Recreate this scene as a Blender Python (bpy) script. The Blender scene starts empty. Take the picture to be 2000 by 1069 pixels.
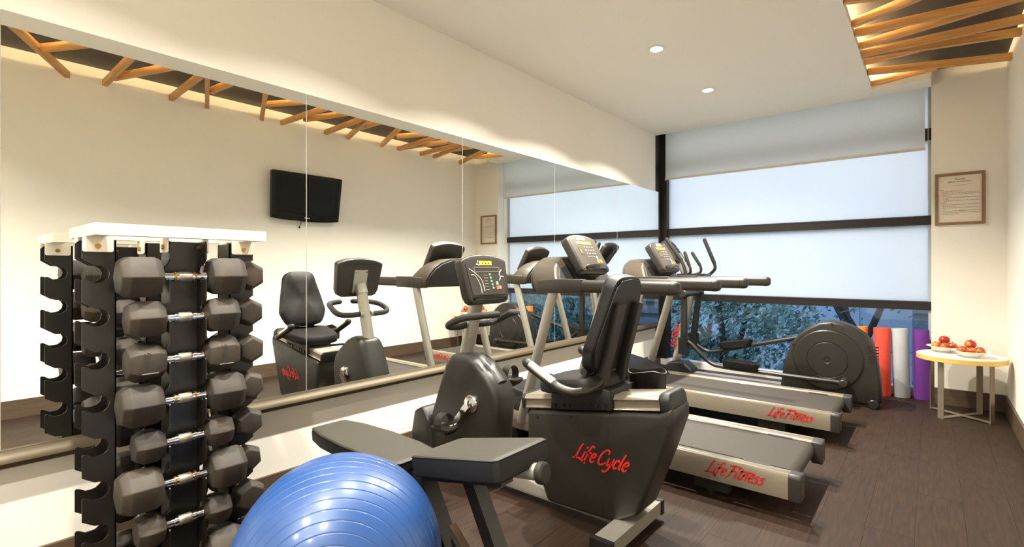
import bpy, bmesh, math, random
from mathutils import Vector, Matrix, Quaternion
random.seed(7)
PI = math.pi
scn = bpy.context.scene
COL = scn.collection

# ------------------------------------------------------------------ camera
F_PX = 981.0; YAW = math.atan(819.0 / 981.0)
CAM = (2.62, 0.0, 1.22)
cam = bpy.data.cameras.new('camera'); cam.sensor_fit = 'HORIZONTAL'; cam.sensor_width = 36.0
cam.lens = F_PX / 2000.0 * 36.0
cam.shift_y = -(534.5 - 524.0) / 2000.0
cam.clip_start = 0.05; cam.clip_end = 200
co = bpy.data.objects.new('camera', cam); COL.objects.link(co)
co.location = CAM; co.rotation_euler = (PI / 2, 0, YAW)
scn.camera = co

# ------------------------------------------------------------------ world, exposure
SKY = (0.80, 0.87, 1.0); SKY_STRENGTH = 2.15
LAMP_COL = (1.0, 0.965, 0.87); LAMP_W = 42.0; LAMP_SPREAD = math.radians(127); COVE_STRENGTH = 260.0
scn.view_settings.view_transform = 'Standard'; scn.view_settings.look = 'None'
scn.view_settings.gamma = 1.0; scn.view_settings.use_curve_mapping = False
scn.view_settings.exposure = 0.44
world = bpy.data.worlds.new('overcast_sky'); scn.world = world; world.use_nodes = True
bgn = world.node_tree.nodes['Background']
bgn.inputs[0].default_value = (*SKY, 1); bgn.inputs[1].default_value = SKY_STRENGTH

# ------------------------------------------------------------------ room dimensions
XR = 3.11          # right wall
YC = 5.93          # column face / ceiling edge
YW = 6.20          # window plane
YB = -2.6          # wall behind the camera
ZC = 2.865         # ceiling
XL = 2.20          # lip of the ceiling recess
XCOL = 2.62        # left edge of the column
ZREC = 3.03

# ------------------------------------------------------------------ materials
def lin(h):
    h = h.lstrip('#'); c = [int(h[i:i + 2], 16) / 255 for i in (0, 2, 4)]
    return tuple(x / 12.92 if x <= .04045 else ((x + .055) / 1.055) ** 2.4 for x in c)
M = {}
def mat(name, col, rough=.5, metal=0, var=.06, scale=6.0, bump=0.0, bscale=200.0, coat=0, spec=.5,
        stretch=None, objvar=0.0, trans=0, emit=None, estr=0):
    m = bpy.data.materials.new(name); m.use_nodes = True; nt = m.node_tree; N = nt.nodes; L = nt.links
    b = N['Principled BSDF']
    c = lin(col) if isinstance(col, str) else col
    tc = N.new('ShaderNodeTexCoord'); mp = N.new('ShaderNodeMapping')
    L.new(tc.outputs['Object'], mp.inputs['Vector'])
    if stretch: mp.inputs['Scale'].default_value = stretch
    nz = N.new('ShaderNodeTexNoise'); nz.inputs['Scale'].default_value = scale; nz.inputs['Detail'].default_value = 5
    L.new(mp.outputs[0], nz.inputs['Vector'])
    r = N.new('ShaderNodeValToRGB')
    r.color_ramp.elements[0].position = .3; r.color_ramp.elements[1].position = .7
    r.color_ramp.elements[0].color = (*[x * (1 - var) for x in c], 1)
    r.color_ramp.elements[1].color = (*[min(1, x * (1 + var)) for x in c], 1)
    L.new(nz.outputs['Fac'], r.inputs[0])
    out = r.outputs[0]
    if objvar:
        oi = N.new('ShaderNodeObjectInfo'); hs = N.new('ShaderNodeHueSaturation')
        mr = N.new('ShaderNodeMapRange'); mr.inputs[3].default_value = 1 - objvar; mr.inputs[4].default_value = 1 + objvar
        L.new(oi.outputs['Random'], mr.inputs[0]); L.new(mr.outputs[0], hs.inputs['Value']); L.new(out, hs.inputs['Color'])
        ad = N.new('ShaderNodeVectorMath'); ad.operation = 'ADD'
        sc = N.new('ShaderNodeVectorMath'); sc.operation = 'SCALE'; sc.inputs[3].default_value = 37.0
        cb = N.new('ShaderNodeCombineXYZ'); L.new(oi.outputs['Random'], cb.inputs[0]); L.new(oi.outputs['Random'], cb.inputs[1])
        L.new(cb.outputs[0], sc.inputs[0]); L.new(mp.outputs[0], ad.inputs[0]); L.new(sc.outputs[0], ad.inputs[1])
        L.new(ad.outputs[0], nz.inputs['Vector'])
        out = hs.outputs[0]
    L.new(out, b.inputs['Base Color'])
    b.inputs['Roughness'].default_value = rough; b.inputs['Metallic'].default_value = metal
    b.inputs['Specular IOR Level'].default_value = spec
    b.inputs['Coat Weight'].default_value = coat; b.inputs['Coat Roughness'].default_value = .15
    if trans: b.inputs['Transmission Weight'].default_value = trans
    if emit: b.inputs['Emission Color'].default_value = (*emit, 1); b.inputs['Emission Strength'].default_value = estr
    if bump:
        bn = N.new('ShaderNodeTexNoise'); bn.inputs['Scale'].default_value = bscale; bn.inputs['Detail'].default_value = 3
        L.new(mp.outputs[0], bn.inputs['Vector'])
        bp = N.new('ShaderNodeBump'); bp.inputs['Strength'].default_value = bump; bp.inputs['Distance'].default_value = .002
        L.new(bn.outputs['Fac'], bp.inputs['Height']); L.new(bp.outputs[0], b.inputs['Normal'])
    M[name] = m
    return m

mat('wall_paint', '#f5efe3', .85, var=.015, scale=2, bump=.05, bscale=300)
mat('ceiling_paint', '#f4efe5', .9, var=.01, scale=2)
mat('recess_brown', '#2b211b', .6, var=.1, scale=9)
mat('pine', '#c9975a', .5, var=.22, scale=5, stretch=(1, 14, 14), objvar=.08, bump=.1, bscale=60)
mat('plank', '#2f2118', .55, var=.36, scale=7, stretch=(12, 1.0, 1), objvar=.09, bump=.12, bscale=60, spec=.22)
mat('plank_joint', '#1a1411', .8)
mat('skirting', '#564535', .5, var=.2, scale=6, stretch=(3, 1, 14))
mat('bronze_rail', '#4d412c', .42, metal=.35, var=.05)
mat('mirror_backing', '#c9c4b6', .6)
mat('frame_black', '#1d1713', .45, var=.1)
mat('sill_white', '#d9d6cf', .6)
mat('jamb_grey', '#b9bec2', .5)
mat('black_steel', '#18130e', .38, var=.08, spec=.5)
mat('rack_white', '#dcd3c0', .4, var=.02)
mat('brass', '#b88a3c', .3, metal=.9)
mat('rubber', '#332a20', .62, var=.3, scale=14, objvar=.22, bump=.15, bscale=150)
mat('chrome', '#e6e6e6', .12, metal=1, var=.02)
mat('knurl', '#a9a18f', .45, metal=.8, var=.3, scale=60, objvar=.2, bump=.5, bscale=400)
mat('ball_blue', '#1f4379', .4, var=.14, scale=5, coat=.25, bump=.06, bscale=40)
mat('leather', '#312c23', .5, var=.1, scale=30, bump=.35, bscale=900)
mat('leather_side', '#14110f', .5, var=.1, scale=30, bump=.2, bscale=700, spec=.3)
mat('charcoal', '#24201a', .42, var=.06, bump=.06, bscale=900)
mat('charcoal_dark', '#191715', .5, var=.06)
mat('taupe', '#2c261f', .42, var=.05)
mat('taupe_light', '#483f35', .35, var=.05, metal=.3)
mat('silver', '#aaa498', .36, metal=.55, var=.03)
mat('aluminium', '#978d7b', .3, metal=.5, var=.05, stretch=(1, 30, 30), scale=8)
mat('belt', '#2e271f', .7, var=.12, scale=60, bump=.2, bscale=500)
mat('cap_grey', '#322f2c', .45)
mat('black_plastic', '#1c1a18', .4)
mat('foam', '#241f1b', .8, bump=.3, bscale=600)
mat('grip_metal', '#d8d3c8', .25, metal=.8)
mat('red_print', '#c0211a', .5, var=.03)
mat('white_print', '#e8e4da', .6)
mat('black_print', '#2a2724', .7)
mat('grey_print', '#8d857a', .7)
mat('panel_print', '#37322e', .35, var=.25, scale=300)
mat('panel_brown', '#3f372e', .35, var=.05)
mat('yellow_glow', '#e6c92c', .5, emit=lin('#e6c92c'), estr=.25)  # yellow with a faint glow of its own, also on keys and clip
mat('green_print', '#6fae86', .5); mat('orange_print', '#d9622f', .5); mat('lens_dark', '#15120f', .15)
mat('mat_orange', '#f08a2a', .8, bump=.2); mat('mat_red', '#e8503c', .8, bump=.2)
mat('mat_grey', '#bfc2c4', .8, bump=.2); mat('mat_purple', '#6a2f86', .8, bump=.2)
mat('table_white', '#e6e2da', .3, var=.02)
mat('table_edge', '#e0b860', .5, var=.1, stretch=(1, 1, 10))
mat('steel_brushed', '#a89a86', .35, metal=.7)
mat('porcelain', '#f6efdf', .25, var=.01)
mat('tv_black', '#0f0d0b', .3, var=.05, spec=.35)
mat('tv_screen', '#0e0b08', .22, spec=.25)
mat('frame_wood', '#8b6f4e', .5, var=.12, scale=20)
mat('paper', '#e9dccb', .8, var=.01)
mat('lamp_trim', '#f4efe4', .5)
mat('bark', '#4b4038', .9, var=.25, scale=20)
mat('leaf', '#5a7666', .6, var=.5, scale=3, objvar=.2)
mat('leaf_pale', '#88a08c', .6, var=.4, scale=3, objvar=.2)
mat('grass', '#4c5a36', .9, var=.3, scale=1)
mat('facade_pale', '#c3ced8', .5, var=.05); mat('facade_panel', '#ccd6de', .4, var=.05, objvar=.08)
mat('facade_dark', '#5a5f66', .6, var=.1); mat('facade_slat', '#777c80', .6, var=.1, objvar=.1)

def emat(name, col, s):
    m = bpy.data.materials.new(name); m.use_nodes = True; nt = m.node_tree
    nt.nodes.remove(nt.nodes['Principled BSDF'])
    e = nt.nodes.new('ShaderNodeEmission'); e.inputs[0].default_value = (*col, 1); e.inputs[1].default_value = s
    nt.links.new(e.outputs[0], nt.nodes['Material Output'].inputs[0]); M[name] = m
emat('lamp_lens', (1, .9, .75), 30.0)
emat('cove_strip', (1, .74, .38), COVE_STRENGTH)

def mixmat(name, build):
    m = bpy.data.materials.new(name); m.use_nodes = True; nt = m.node_tree
    nt.nodes.remove(nt.nodes['Principled BSDF'])
    nt.links.new(build(nt.nodes, nt.links), nt.nodes['Material Output'].inputs[0]); M[name] = m
def _clear(N, L):
    t = N.new('ShaderNodeBsdfTransparent'); t.inputs[0].default_value = (.57, .69, .84, 1)
    g = N.new('ShaderNodeBsdfGlossy'); g.inputs['Roughness'].default_value = .02; g.inputs[0].default_value = (.9, .95, 1, 1)
    f = N.new('ShaderNodeFresnel'); f.inputs[0].default_value = 1.5
    x = N.new('ShaderNodeMixShader'); L.new(f.outputs[0], x.inputs[0]); L.new(t.outputs[0], x.inputs[1]); L.new(g.outputs[0], x.inputs[2])
    return x.outputs[0]
mixmat('glass_clear', _clear)
def _frost(N, L):
    tc = N.new('ShaderNodeTexCoord'); nz = N.new('ShaderNodeTexNoise'); nz.inputs['Scale'].default_value = 1.2
    L.new(tc.outputs['Object'], nz.inputs['Vector'])
    r = N.new('ShaderNodeValToRGB'); r.color_ramp.elements[0].color = (.90, .93, .97, 1); r.color_ramp.elements[1].color = (.97, .97, .97, 1)
    L.new(nz.outputs['Fac'], r.inputs[0])
    t = N.new('ShaderNodeBsdfTranslucent'); L.new(r.outputs[0], t.inputs[0])
    d = N.new('ShaderNodeBsdfDiffuse'); d.inputs[0].default_value = (.8, .85, .9, 1)
    x = N.new('ShaderNodeMixShader'); x.inputs[0].default_value = .12
    L.new(t.outputs[0], x.inputs[1]); L.new(d.outputs[0], x.inputs[2]); return x.outputs[0]
mixmat('glass_frosted', _frost)
def _blind(N, L):
    tc = N.new('ShaderNodeTexCoord'); nz = N.new('ShaderNodeTexNoise'); nz.inputs['Scale'].default_value = 400
    L.new(tc.outputs['Object'], nz.inputs['Vector'])
    r = N.new('ShaderNodeValToRGB'); r.color_ramp.elements[0].color = (.93, .90, .84, 1); r.color_ramp.elements[1].color = (.97, .95, .90, 1)
    L.new(nz.outputs['Fac'], r.inputs[0])
    t = N.new('ShaderNodeBsdfTranslucent'); L.new(r.outputs[0], t.inputs[0])
    d = N.new('ShaderNodeBsdfDiffuse'); L.new(r.outputs[0], d.inputs[0])
    x = N.new('ShaderNodeMixShader'); x.inputs[0].default_value = .15
    L.new(t.outputs[0], x.inputs[1]); L.new(d.outputs[0], x.inputs[2]); return x.outputs[0]
mixmat('blind_fabric', _blind)
def _mirror(N, L):
    g = N.new('ShaderNodeBsdfGlossy'); g.inputs['Roughness'].default_value = 0; g.inputs[0].default_value = (.94, .955, .92, 1)
    return g.outputs[0]
mixmat('mirror_glass', _mirror)
def _apple(N, L):
    tc = N.new('ShaderNodeTexCoord'); oi = N.new('ShaderNodeObjectInfo')
    nz = N.new('ShaderNodeTexNoise'); nz.noise_dimensions = '4D'; nz.inputs['Scale'].default_value = 16
    mu = N.new('ShaderNodeMath'); mu.operation = 'MULTIPLY'; mu.inputs[1].default_value = 50
    L.new(oi.outputs['Random'], mu.inputs[0]); L.new(mu.outputs[0], nz.inputs['W']); L.new(tc.outputs['Object'], nz.inputs['Vector'])
    r = N.new('ShaderNodeValToRGB'); r.color_ramp.elements[0].position = .45; r.color_ramp.elements[1].position = .68
    r.color_ramp.elements[0].color = (*lin('#a81f14'), 1); r.color_ramp.elements[1].color = (*lin('#dd9a3a'), 1)
    L.new(nz.outputs['Fac'], r.inputs[0])
    b = N.new('ShaderNodeBsdfPrincipled'); b.inputs['Roughness'].default_value = .3; L.new(r.outputs[0], b.inputs['Base Color'])
    return b.outputs[0]
mixmat('apple_skin', _apple)

# ------------------------------------------------------------------ geometry helpers
def V(*a): return Vector(a)
class MB:
    """collects geometry; build() links it as ONE mesh object whose origin is the thing's origin"""
    def __init__(s): s.bm = bmesh.new()
    def _bev(s, geom_faces, w, seg=2, ang=25):
        es = set()
        for f in geom_faces:
            for e in f.edges:
                if len(e.link_faces) == 2 and e.calc_face_angle(0) > math.radians(ang): es.add(e)
        if es and w > 0:
            bmesh.ops.bevel(s.bm, geom=list(es), offset=w, segments=seg, profile=.5, affect='EDGES', clamp_overlap=True)
    def hull(s, v8, w=0, seg=2):
        vs = [s.bm.verts.new(p) for p in v8]
        fs = [s.bm.faces.new([vs[i] for i in q]) for q in ((0, 3, 2, 1), (4, 5, 6, 7), (0, 1, 5, 4), (1, 2, 6, 5), (2, 3, 7, 6), (3, 0, 4, 7))]
        s._bev(fs, w, seg); return s
    def box(s, x0, x1, y0, y1, z0, z1, w=0, seg=2):
        return s.hull([(x0, y0, z0), (x1, y0, z0), (x1, y1, z0), (x0, y1, z0), (x0, y0, z1), (x1, y0, z1), (x1, y1, z1), (x0, y1, z1)], w, seg)
    def obox(s, c, ax, ay, az, hx, hy, hz, w=0, seg=2):
        c = Vector(c); ax = Vector(ax).normalized(); ay = Vector(ay).normalized(); az = Vector(az).normalized()
        g = lambda i, j, k: c + ax * hx * i + ay * hy * j + az * hz * k
        return s.hull([g(-1, -1, -1), g(1, -1, -1), g(1, 1, -1), g(-1, 1, -1), g(-1, -1, 1), g(1, -1, 1), g(1, 1, 1), g(-1, 1, 1)], w, seg)
    def prism(s, pts, d, w=0, seg=2, ang=25):
        """pts: 3D outline; d: extrusion vector"""
        d = Vector(d); a = [s.bm.verts.new(p) for p in pts]; b = [s.bm.verts.new(Vector(p) + d) for p in pts]
        n = len(pts); fs = [s.bm.faces.new(a), s.bm.faces.new(list(reversed(b)))]
        for i in range(n):
            j = (i + 1) % n; fs.append(s.bm.faces.new([a[j], a[i], b[i], b[j]]))
        bmesh.ops.recalc_face_normals(s.bm, faces=fs)
        s._bev(fs, w, seg, ang); return s
    def loft(s, rings, cap=True, closed=True):
        R = [[s.bm.verts.new(p) for p in r] for r in rings]; n = len(R[0]); fs = []
        for a, b in zip(R[:-1], R[1:]):
            for i in range(n if closed else n - 1):
                j = (i + 1) % n; fs.append(s.bm.faces.new([a[i], a[j], b[j], b[i]]))
        if cap: fs.append(s.bm.faces.new(list(reversed(R[0])))); fs.append(s.bm.faces.new(R[-1]))
        bmesh.ops.recalc_face_normals(s.bm, faces=fs); return s
    def lathe(s, prof, c=(0, 0, 0), ax=(0, 0, 1), seg=24, cap=True):
        """prof: list of (radius, distance along ax)"""
        ax = Vector(ax).normalized(); t = Vector((1, 0, 0)) if abs(ax.x) < .9 else Vector((0, 1, 0))
        u = ax.cross(t).normalized(); v = ax.cross(u); c = Vector(c); rings = []
        for r, h in prof:
            rings.append([c + ax * h + (u * math.cos(2 * PI * i / seg) + v * math.sin(2 * PI * i / seg)) * max(r, 1e-4) for i in range(seg)])
        return s.loft(rings, cap)
    def cyl(s, a, b, r, seg=16, r2=None, ch=0):
        a = Vector(a); b = Vector(b); l = (b - a).length; r2 = r if r2 is None else r2
        pr = [(r, 0), (r2, l)] if not ch else [(r - ch, 0), (r, ch), (r2, l - ch), (r2 - ch, l)]
        return s.lathe(pr, a, b - a, seg)
    def tube(s, pts, r, seg=10, sub=6, ry=None, up=None, smooth=True, dome=False):
        P = [Vector(p) for p in pts]
        if smooth and len(P) > 2: P = catmull(P, sub)
        n = len(P); T = [(P[min(i + 1, n - 1)] - P[max(i - 1, 0)]).normalized() for i in range(n)]
        u = Vector(up) if up else (Vector((0, 0, 1)) if abs(T[0].z) < .9 else Vector((0, 1, 0)))
        rings = []
        for i in range(n):
            u = (u - T[i] * u.dot(T[i])).normalized(); v = T[i].cross(u)
            ri = r[i * (len(r) - 1) // max(n - 1, 1)] if isinstance(r, (list, tuple)) else r
            k = 1 if ry is None else ry / ri
            rings.append([P[i] + u * ri * k * math.cos(2 * PI * j / seg) + v * ri * math.sin(2 * PI * j / seg) for j in range(seg)])
        if dome:
            r0 = r if not isinstance(r, (list, tuple)) else r[-1]
            def shr(ring, c, d, f, o): return [c + (p - c) * f + d * o for p in ring]
            a, b = rings[0], rings[-1]
            rings = [shr(a, P[0], -T[0], .3, r0 * .9), shr(a, P[0], -T[0], .75, r0 * .6)] + rings + [shr(b, P[-1], T[-1], .75, r0 * .6), shr(b, P[-1], T[-1], .3, r0 * .9)]
        return s.loft(rings)
    def sphere(s, c, r, seg=16, rings=10, sc=(1, 1, 1)):
        c = Vector(c); pr = []
        for i in range(1, rings):
            a = PI * i / rings
            pr.append([c + Vector((r * sc[0] * math.sin(a) * math.cos(2 * PI * j / seg), r * sc[1] * math.sin(a) * math.sin(2 * PI * j / seg), -r * sc[2] * math.cos(a))) for j in range(seg)])
        return s.loft(pr)
    def build(s, name, m, parent=None, org=None, smooth=35):
        if org is None: org = parent_org(parent) if parent else V(0, 0, 0)
        org = Vector(org)
        for v in s.bm.verts: v.co -= org
        me = bpy.data.meshes.new(name); s.bm.to_mesh(me); s.bm.free()
        me.materials.append(M[m] if isinstance(m, str) else m)
        if smooth:
            me.polygons.foreach_set('use_smooth', [True] * len(me.polygons)); me.set_sharp_from_angle(angle=math.radians(smooth))
        o = bpy.data.objects.new(name, me); COL.objects.link(o)
        if parent: o.parent = parent
        else: o.location = org
        o['_org'] = list(org)
        return o
def parent_org(p): return Vector(p['_org'])
def catmull(P, sub):
    out = []; n = len(P)
    for i in range(n - 1):
        p0, p1, p2, p3 = P[max(i - 1, 0)], P[i], P[i + 1], P[min(i + 2, n - 1)]
        for k in range(sub):
            t = k / sub
            out.append(.5 * ((2 * p1) + (p2 - p0) * t + (2 * p0 - 5 * p1 + 4 * p2 - p3) * t * t + (3 * p1 - p0 - 3 * p2 + p3) * t ** 3))
    out.append(P[-1]); return out
def tag(o, label=None, cat=None, group=None, kind=None):
    if label: o['label'] = label
    if cat: o['category'] = cat
    if group: o['group'] = group
    if kind: o['kind'] = kind
    return o
def thing(name, loc, label, cat, group=None):
    o = bpy.data.objects.new(name, None); COL.objects.link(o); o.location = loc; o.empty_display_size = .1
    o['_org'] = list(loc); return tag(o, label, cat, group)
def struct(o, label=None): return tag(o, label, kind='structure')
def copy_tree(o, parent=None):
    c = o.copy(); COL.objects.link(c); c.parent = parent
    for ch in list(o.children): copy_tree(ch, c)
    return c
def rrect(w, h, r, n=4, r2=None):
    """rounded rectangle outline around 0,0; r2 for the top corners"""
    r2 = r if r2 is None else r2; o = []
    for cx, cy, a0, q in ((w / 2 - r2, h / 2 - r2, 0, r2), (-w / 2 + r2, h / 2 - r2, 90, r2), (-w / 2 + r, -h / 2 + r, 180, r), (w / 2 - r, -h / 2 + r, 270, r)):
        for i in range(n + 1):
            a = math.radians(a0 + 90 * i / n); o.append((cx + q * math.cos(a), cy + q * math.sin(a)))
    return o
def frame_pts(out, c, u, v):
    c = Vector(c); u = Vector(u); v = Vector(v); return [c + u * a + v * b for a, b in out]

# brush lettering: one flat ribbon per stroke
GL = {
 'L': (.46, [[(.2, 1), (.1, .9), (.04, .5), (0, .1), (-.1, .0), (-.2, .03)], [(-.06, .03), (.25, .04), (.55, -.06), (.8, -.2)]]),
 'i': (.24, [[(.02, .55), (0, .12), (.09, .03)], [(.0, .8), (.13, .84)]]),
 'f': (.3, [[(.3, .9), (.17, 1.0), (.06, .85), (.0, .3), (-.08, -.2)], [(-.12, .5), (.25, .56)]]),
 'e': (.4, [[(.02, .26), (.25, .36), (.26, .5), (.13, .56), (.01, .36), (.04, .09), (.17, .0), (.32, .12)]]),
 'F': (.5, [[(-.16, .84), (.1, .95), (.7, .92)], [(.16, .93), (.1, .5), (.02, .08), (-.12, -.05)], [(.05, .48), (.4, .54)]]),
 't': (.27, [[(.06, .85), (.0, .2), (.06, .02), (.18, .09)], [(-.14, .62), (.4, .7), (1.0, .66)]]),
 'n': (.42, [[(.0, .54), (-.03, .02)], [(-.01, .3), (.12, .52), (.24, .5), (.22, .1), (.32, .04)]]),
 's': (.36, [[(.27, .48), (.12, .56), (.03, .42), (.2, .26), (.2, .08), (.05, .0), (-.08, .06)]]),
 'C': (.62, [[(.5, .74), (.46, .95), (.27, .98), (.06, .68), (.02, .25), (.15, .02), (.36, .06), (.52, .22)]]),
 'y': (.44, [[(.0, .54), (.02, .16), (.14, .08), (.28, .32)], [(.34, .56), (.27, .1), (.15, -.26), (.0, -.36), (-.14, -.28)]]),
 'c': (.36, [[(.28, .42), (.18, .55), (.05, .42), (.0, .2), (.1, .0), (.26, .1)]]),
 'l': (.22, [[(.1, 1.0), (.03, .4), (.02, .1), (.13, .02)]]),
 ' ': (.14, [])}
def lettering(text, c, u, v, width, m, parent, thick=.07, slant=.45, name='lettering', sx=1.0):
    """c: left end of the baseline, u: reading direction, v: up"""
    tot = sum(GL[k][0] for k in text); S = width / (tot * sx); u = Vector(u); v = Vector(v); c = Vector(c); n = u.cross(v).normalized()
    b = MB(); x = 0
    for k in text:
        adv, strokes = GL[k]
        for st in strokes:
            P = catmull([V(p[0] + x, p[1], 0) for p in st], 4) if len(st) > 2 else [V(p[0] + x, p[1], 0) for p in st]
            L, Rr = [], []
            for i, p in enumerate(P):
                t = (P[min(i + 1, len(P) - 1)] - P[max(i - 1, 0)]).normalized(); q = V(-t.y, t.x, 0)
                w = thick * (.75 + .25 * math.sin(PI * (i + .5) / len(P)))
                for s_, lst in ((1, L), (-1, Rr)):
                    z = p + q * w * s_; lst.append(c + u * (z.x * sx + slant * z.y) * S + v * z.y * S + n * .0012)
            for i in range(len(P) - 1):
                f = b.bm.faces.new([b.bm.verts.new(a) for a in (Rr[i], Rr[i + 1], L[i + 1], L[i])])
        x += adv
    return b.build(name, m, parent, smooth=0)
def print_text(body, c, u, v, size, m, parent, align='LEFT', name='lettering', width=None):
    """plain printed lettering made with the built-in font"""
    cu = bpy.data.curves.new('t', 'FONT'); cu.body = body; cu.size = size; cu.align_x = align; cu.resolution_u = 2
    t = bpy.data.objects.new('t', cu); COL.objects.link(t)
    dg = bpy.context.evaluated_depsgraph_get(); me = bpy.data.meshes.new_from_object(t.evaluated_get(dg)); bpy.data.objects.remove(t)
    u = Vector(u); v = Vector(v); n = u.cross(v).normalized(); c = Vector(c); og = parent_org(parent)
    k = 1.0
    if width and len(me.vertices):
        xs = [q.co.x for q in me.vertices]; k = width / max(1e-6, max(xs) - min(xs))
    for q in me.vertices: q.co = c + u * q.co.x * k + v * q.co.y + n * .001 - og
    me.materials.clear(); me.materials.append(M[m])
    o = bpy.data.objects.new(name, me); COL.objects.link(o); o.parent = parent; o['_org'] = list(og); return o

# ================================================================== THE ROOM
def wbox(name, m, *a, w=0): return struct(MB().box(*a, w).build(name, m, None, org=(0, 0, 0), smooth=0))
fl = wbox('floor', 'plank_joint', -.1, XR + .1, YB - .1, YW + .06, -.12, -.004)
pw, pl = .183, 1.22
plank_mesh = {}
nx = int(math.ceil(XR / pw))
for i in range(nx):
    x0 = i * pw; x1 = min(XR, x0 + pw)
    y = YB - [0, .73, .36, 1.05, .18, .88, .55][i % 7] * pl * .9
    while y < YW:
        a, b2 = max(y, YB), min(y + pl, YW + .02)
        if b2 - a > .03:
            key = (round(x1 - x0, 4), round(b2 - a, 4))
            if key not in plank_mesh:
                o = MB().box(.0004, key[0] - .0004, .0004, key[1] - .0004, -.004, 0, .0003, 1).build('plank', 'plank', fl, org=(0, 0, 0), smooth=0)
                plank_mesh[key] = o.data
            else:
                o = bpy.data.objects.new('plank', plank_mesh[key]); COL.objects.link(o); o.parent = fl
            o.location = (x0, a, 0)
        y += pl

# left wall, mirror wall: stands 12 mm behind the mirror plane x = 0
wbox('wall_left', 'wall_paint', -.2, -.012, YB, YC, 0, ZC + .3)
wbox('wall_right', 'wall_paint', XR, XR + .15, YB, YW + .3, 0, 3.4)
wbox('wall_back', 'wall_paint', -.2, XR + .15, YB - .15, YB, 0, 3.4)
wbox('wall_column', 'wall_paint', XCOL, XR, YC, YW + .3, 0, 3.4)
# ceiling with the recess along the right wall
wbox('ceiling', 'ceiling_paint', -.012, XL, YB, YC, ZC, ZC + .05)
wbox('ceiling_strip', 'ceiling_paint', XL, XCOL, 5.68, YC, ZC, ZC + .05)
struct(MB().box(XL - .28, XL - .24, YB, 5.68, ZC + .05, 3.2).build('trim_1', 'ceiling_paint', None, (0, 0, 0), 0))
struct(MB().box(XL - .28, XCOL, 5.68, 5.72, ZC + .05, 3.2).build('trim_2', 'ceiling_paint', None, (0, 0, 0), 0))
wbox('ceiling_recess', 'recess_brown', XL - .3, XR, YB, YC, 3.01, 3.08)
wbox('ceiling_soffit', 'ceiling_paint', -.2, XCOL, YC - .03, YC, ZC + .05, 3.3)
wbox('ceiling_pocket', 'ceiling_paint', -.2, XCOL, YC, YW + .3, 3.0, 3.05)
# skirting boards
sk = lambda n, *a: struct(MB().box(*a, .004, 1).build(n, 'skirting', None, (0, 0, 0), 0))
sk('baseboard_left', -.012, .004, YB, YC, 0, .15)
sk('baseboard_right', XR - .016, XR, YB, YC - .016, 0, .145)
sk('baseboard_column', XCOL, XR, YC - .016, YC, 0, .145)
struct(MB().prism([(-.012, YB, .545), (.03, YB, .545), (.05, YB, .53), (.057, YB, .512), (.05, YB, .495), (.03, YB, .487), (-.012, YB, .487)], (0, YC + .1 - YB, 0)).build('trim_3', 'bronze_rail', None, (0, 0, 0)))

# window wall
PZ = [(.075, .821), (.903, 1.631), (1.716, 2.43), (2.54, 3.0)]
wf = bpy.data.objects.new('window_1', None); COL.objects.link(wf); wf['_org'] = [0, YW, 0]; wf.location = (0, YW, 0); struct(wf)
for z0, z1 in ((.821, .903), (1.631, 1.716), (2.43, 2.54)):
    MB().box(0, XCOL, YW - .05, YW + .04, z0, z1, .004, 1).build('transom', 'frame_black', wf, smooth=0)
    MB().box(.05, XCOL, YW - .056, YW - .05, z1 - .010, z1 - .004).build('transom_bead', 'cap_grey', wf, smooth=0)
MB().box(-.05, .055, YW - .08, YW + .05, 0, 3.0, .004, 1).build('post', 'frame_black', wf, smooth=0)
MB().box(XCOL - .022, XCOL, YW - .03, YW + .04, 0, 3.0).build('side_bead', 'jamb_grey', wf, smooth=0)
MB().box(-.05, XCOL, YW - .09, YW + .05, 0, .075, .006, 1).build('window_sill', 'sill_white', wf, smooth=0)
for k, (z0, z1) in enumerate(PZ):
    MB().box(.055, XCOL - .02, YW - .004, YW + .004, z0, z1).build('pane', 'glass_clear' if k == 0 else 'glass_frosted', wf, smooth=0)
struct(MB().box(-.2, -.02, YC, YW + .05, 0, 3.0).build('trim_4', 'frame_black', None, (0, 0, 0), 0))

# mirror
mr = thing('wall_mirror', (0, 2.5, .55), 'long frameless wall mirror in wide joined panels above bronze rail', 'mirror')
MB().box(-.0115, -.006, -2.1, 6.03, .548, 2.17).build('backing', 'mirror_backing', mr, smooth=0)
ed = [-2.15, -.97, .21, 1.386, 2.576, 3.742, 4.922, 6.036]
for a, b2 in zip(ed[:-1], ed[1:]):
    MB().box(-.0055, 0, a + .0022, b2 - .0022, .546, 2.172).build('mirror_panel', 'mirror_glass', mr, smooth=0)

# ceiling beams
BE = [(3.11, .87, .44), (2.572, .645, .85, 1), (3.11, 1.125, 1.12), (2.9, 1.14, 1.4, 1), (3.11, 1.64, 1.61), (3.11, 1.96, 1.65), (2.607, 1.82, 1.855, 1),
      (3.11, 2.51, 2.15), (2.589, 2.335, 2.55, 1), (3.11, 2.735, 2.775), (2.797, 2.84, 3.03, 1), (3.11, 3.275, 3.23), (3.11, 3.585, 3.275), (2.592, 3.44, 3.44, 1),
      (3.11, 4.10, 3.72), (2.592, 3.96, 4.138, 1), (3.11, 4.38, 4.296), (3.11, 4.365, 4.581, 1), (3.11, 4.78, 4.749), (3.11, 5.03, 4.80), (2.55, 4.92, 4.955, 1),
      (3.11, 5.57, 5.22), (2.66, 5.46, 5.59, 1),
      (3.11, .30, .02), (2.7, .18, -.2, 1), (3.11, -.5, -.4), (3.11, -.7, -1.1), (3.11, -1.4, -1.3), (2.6, -1.37, -1.7, 1)]
BE.sort(key=lambda t: -t[2])
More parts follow.
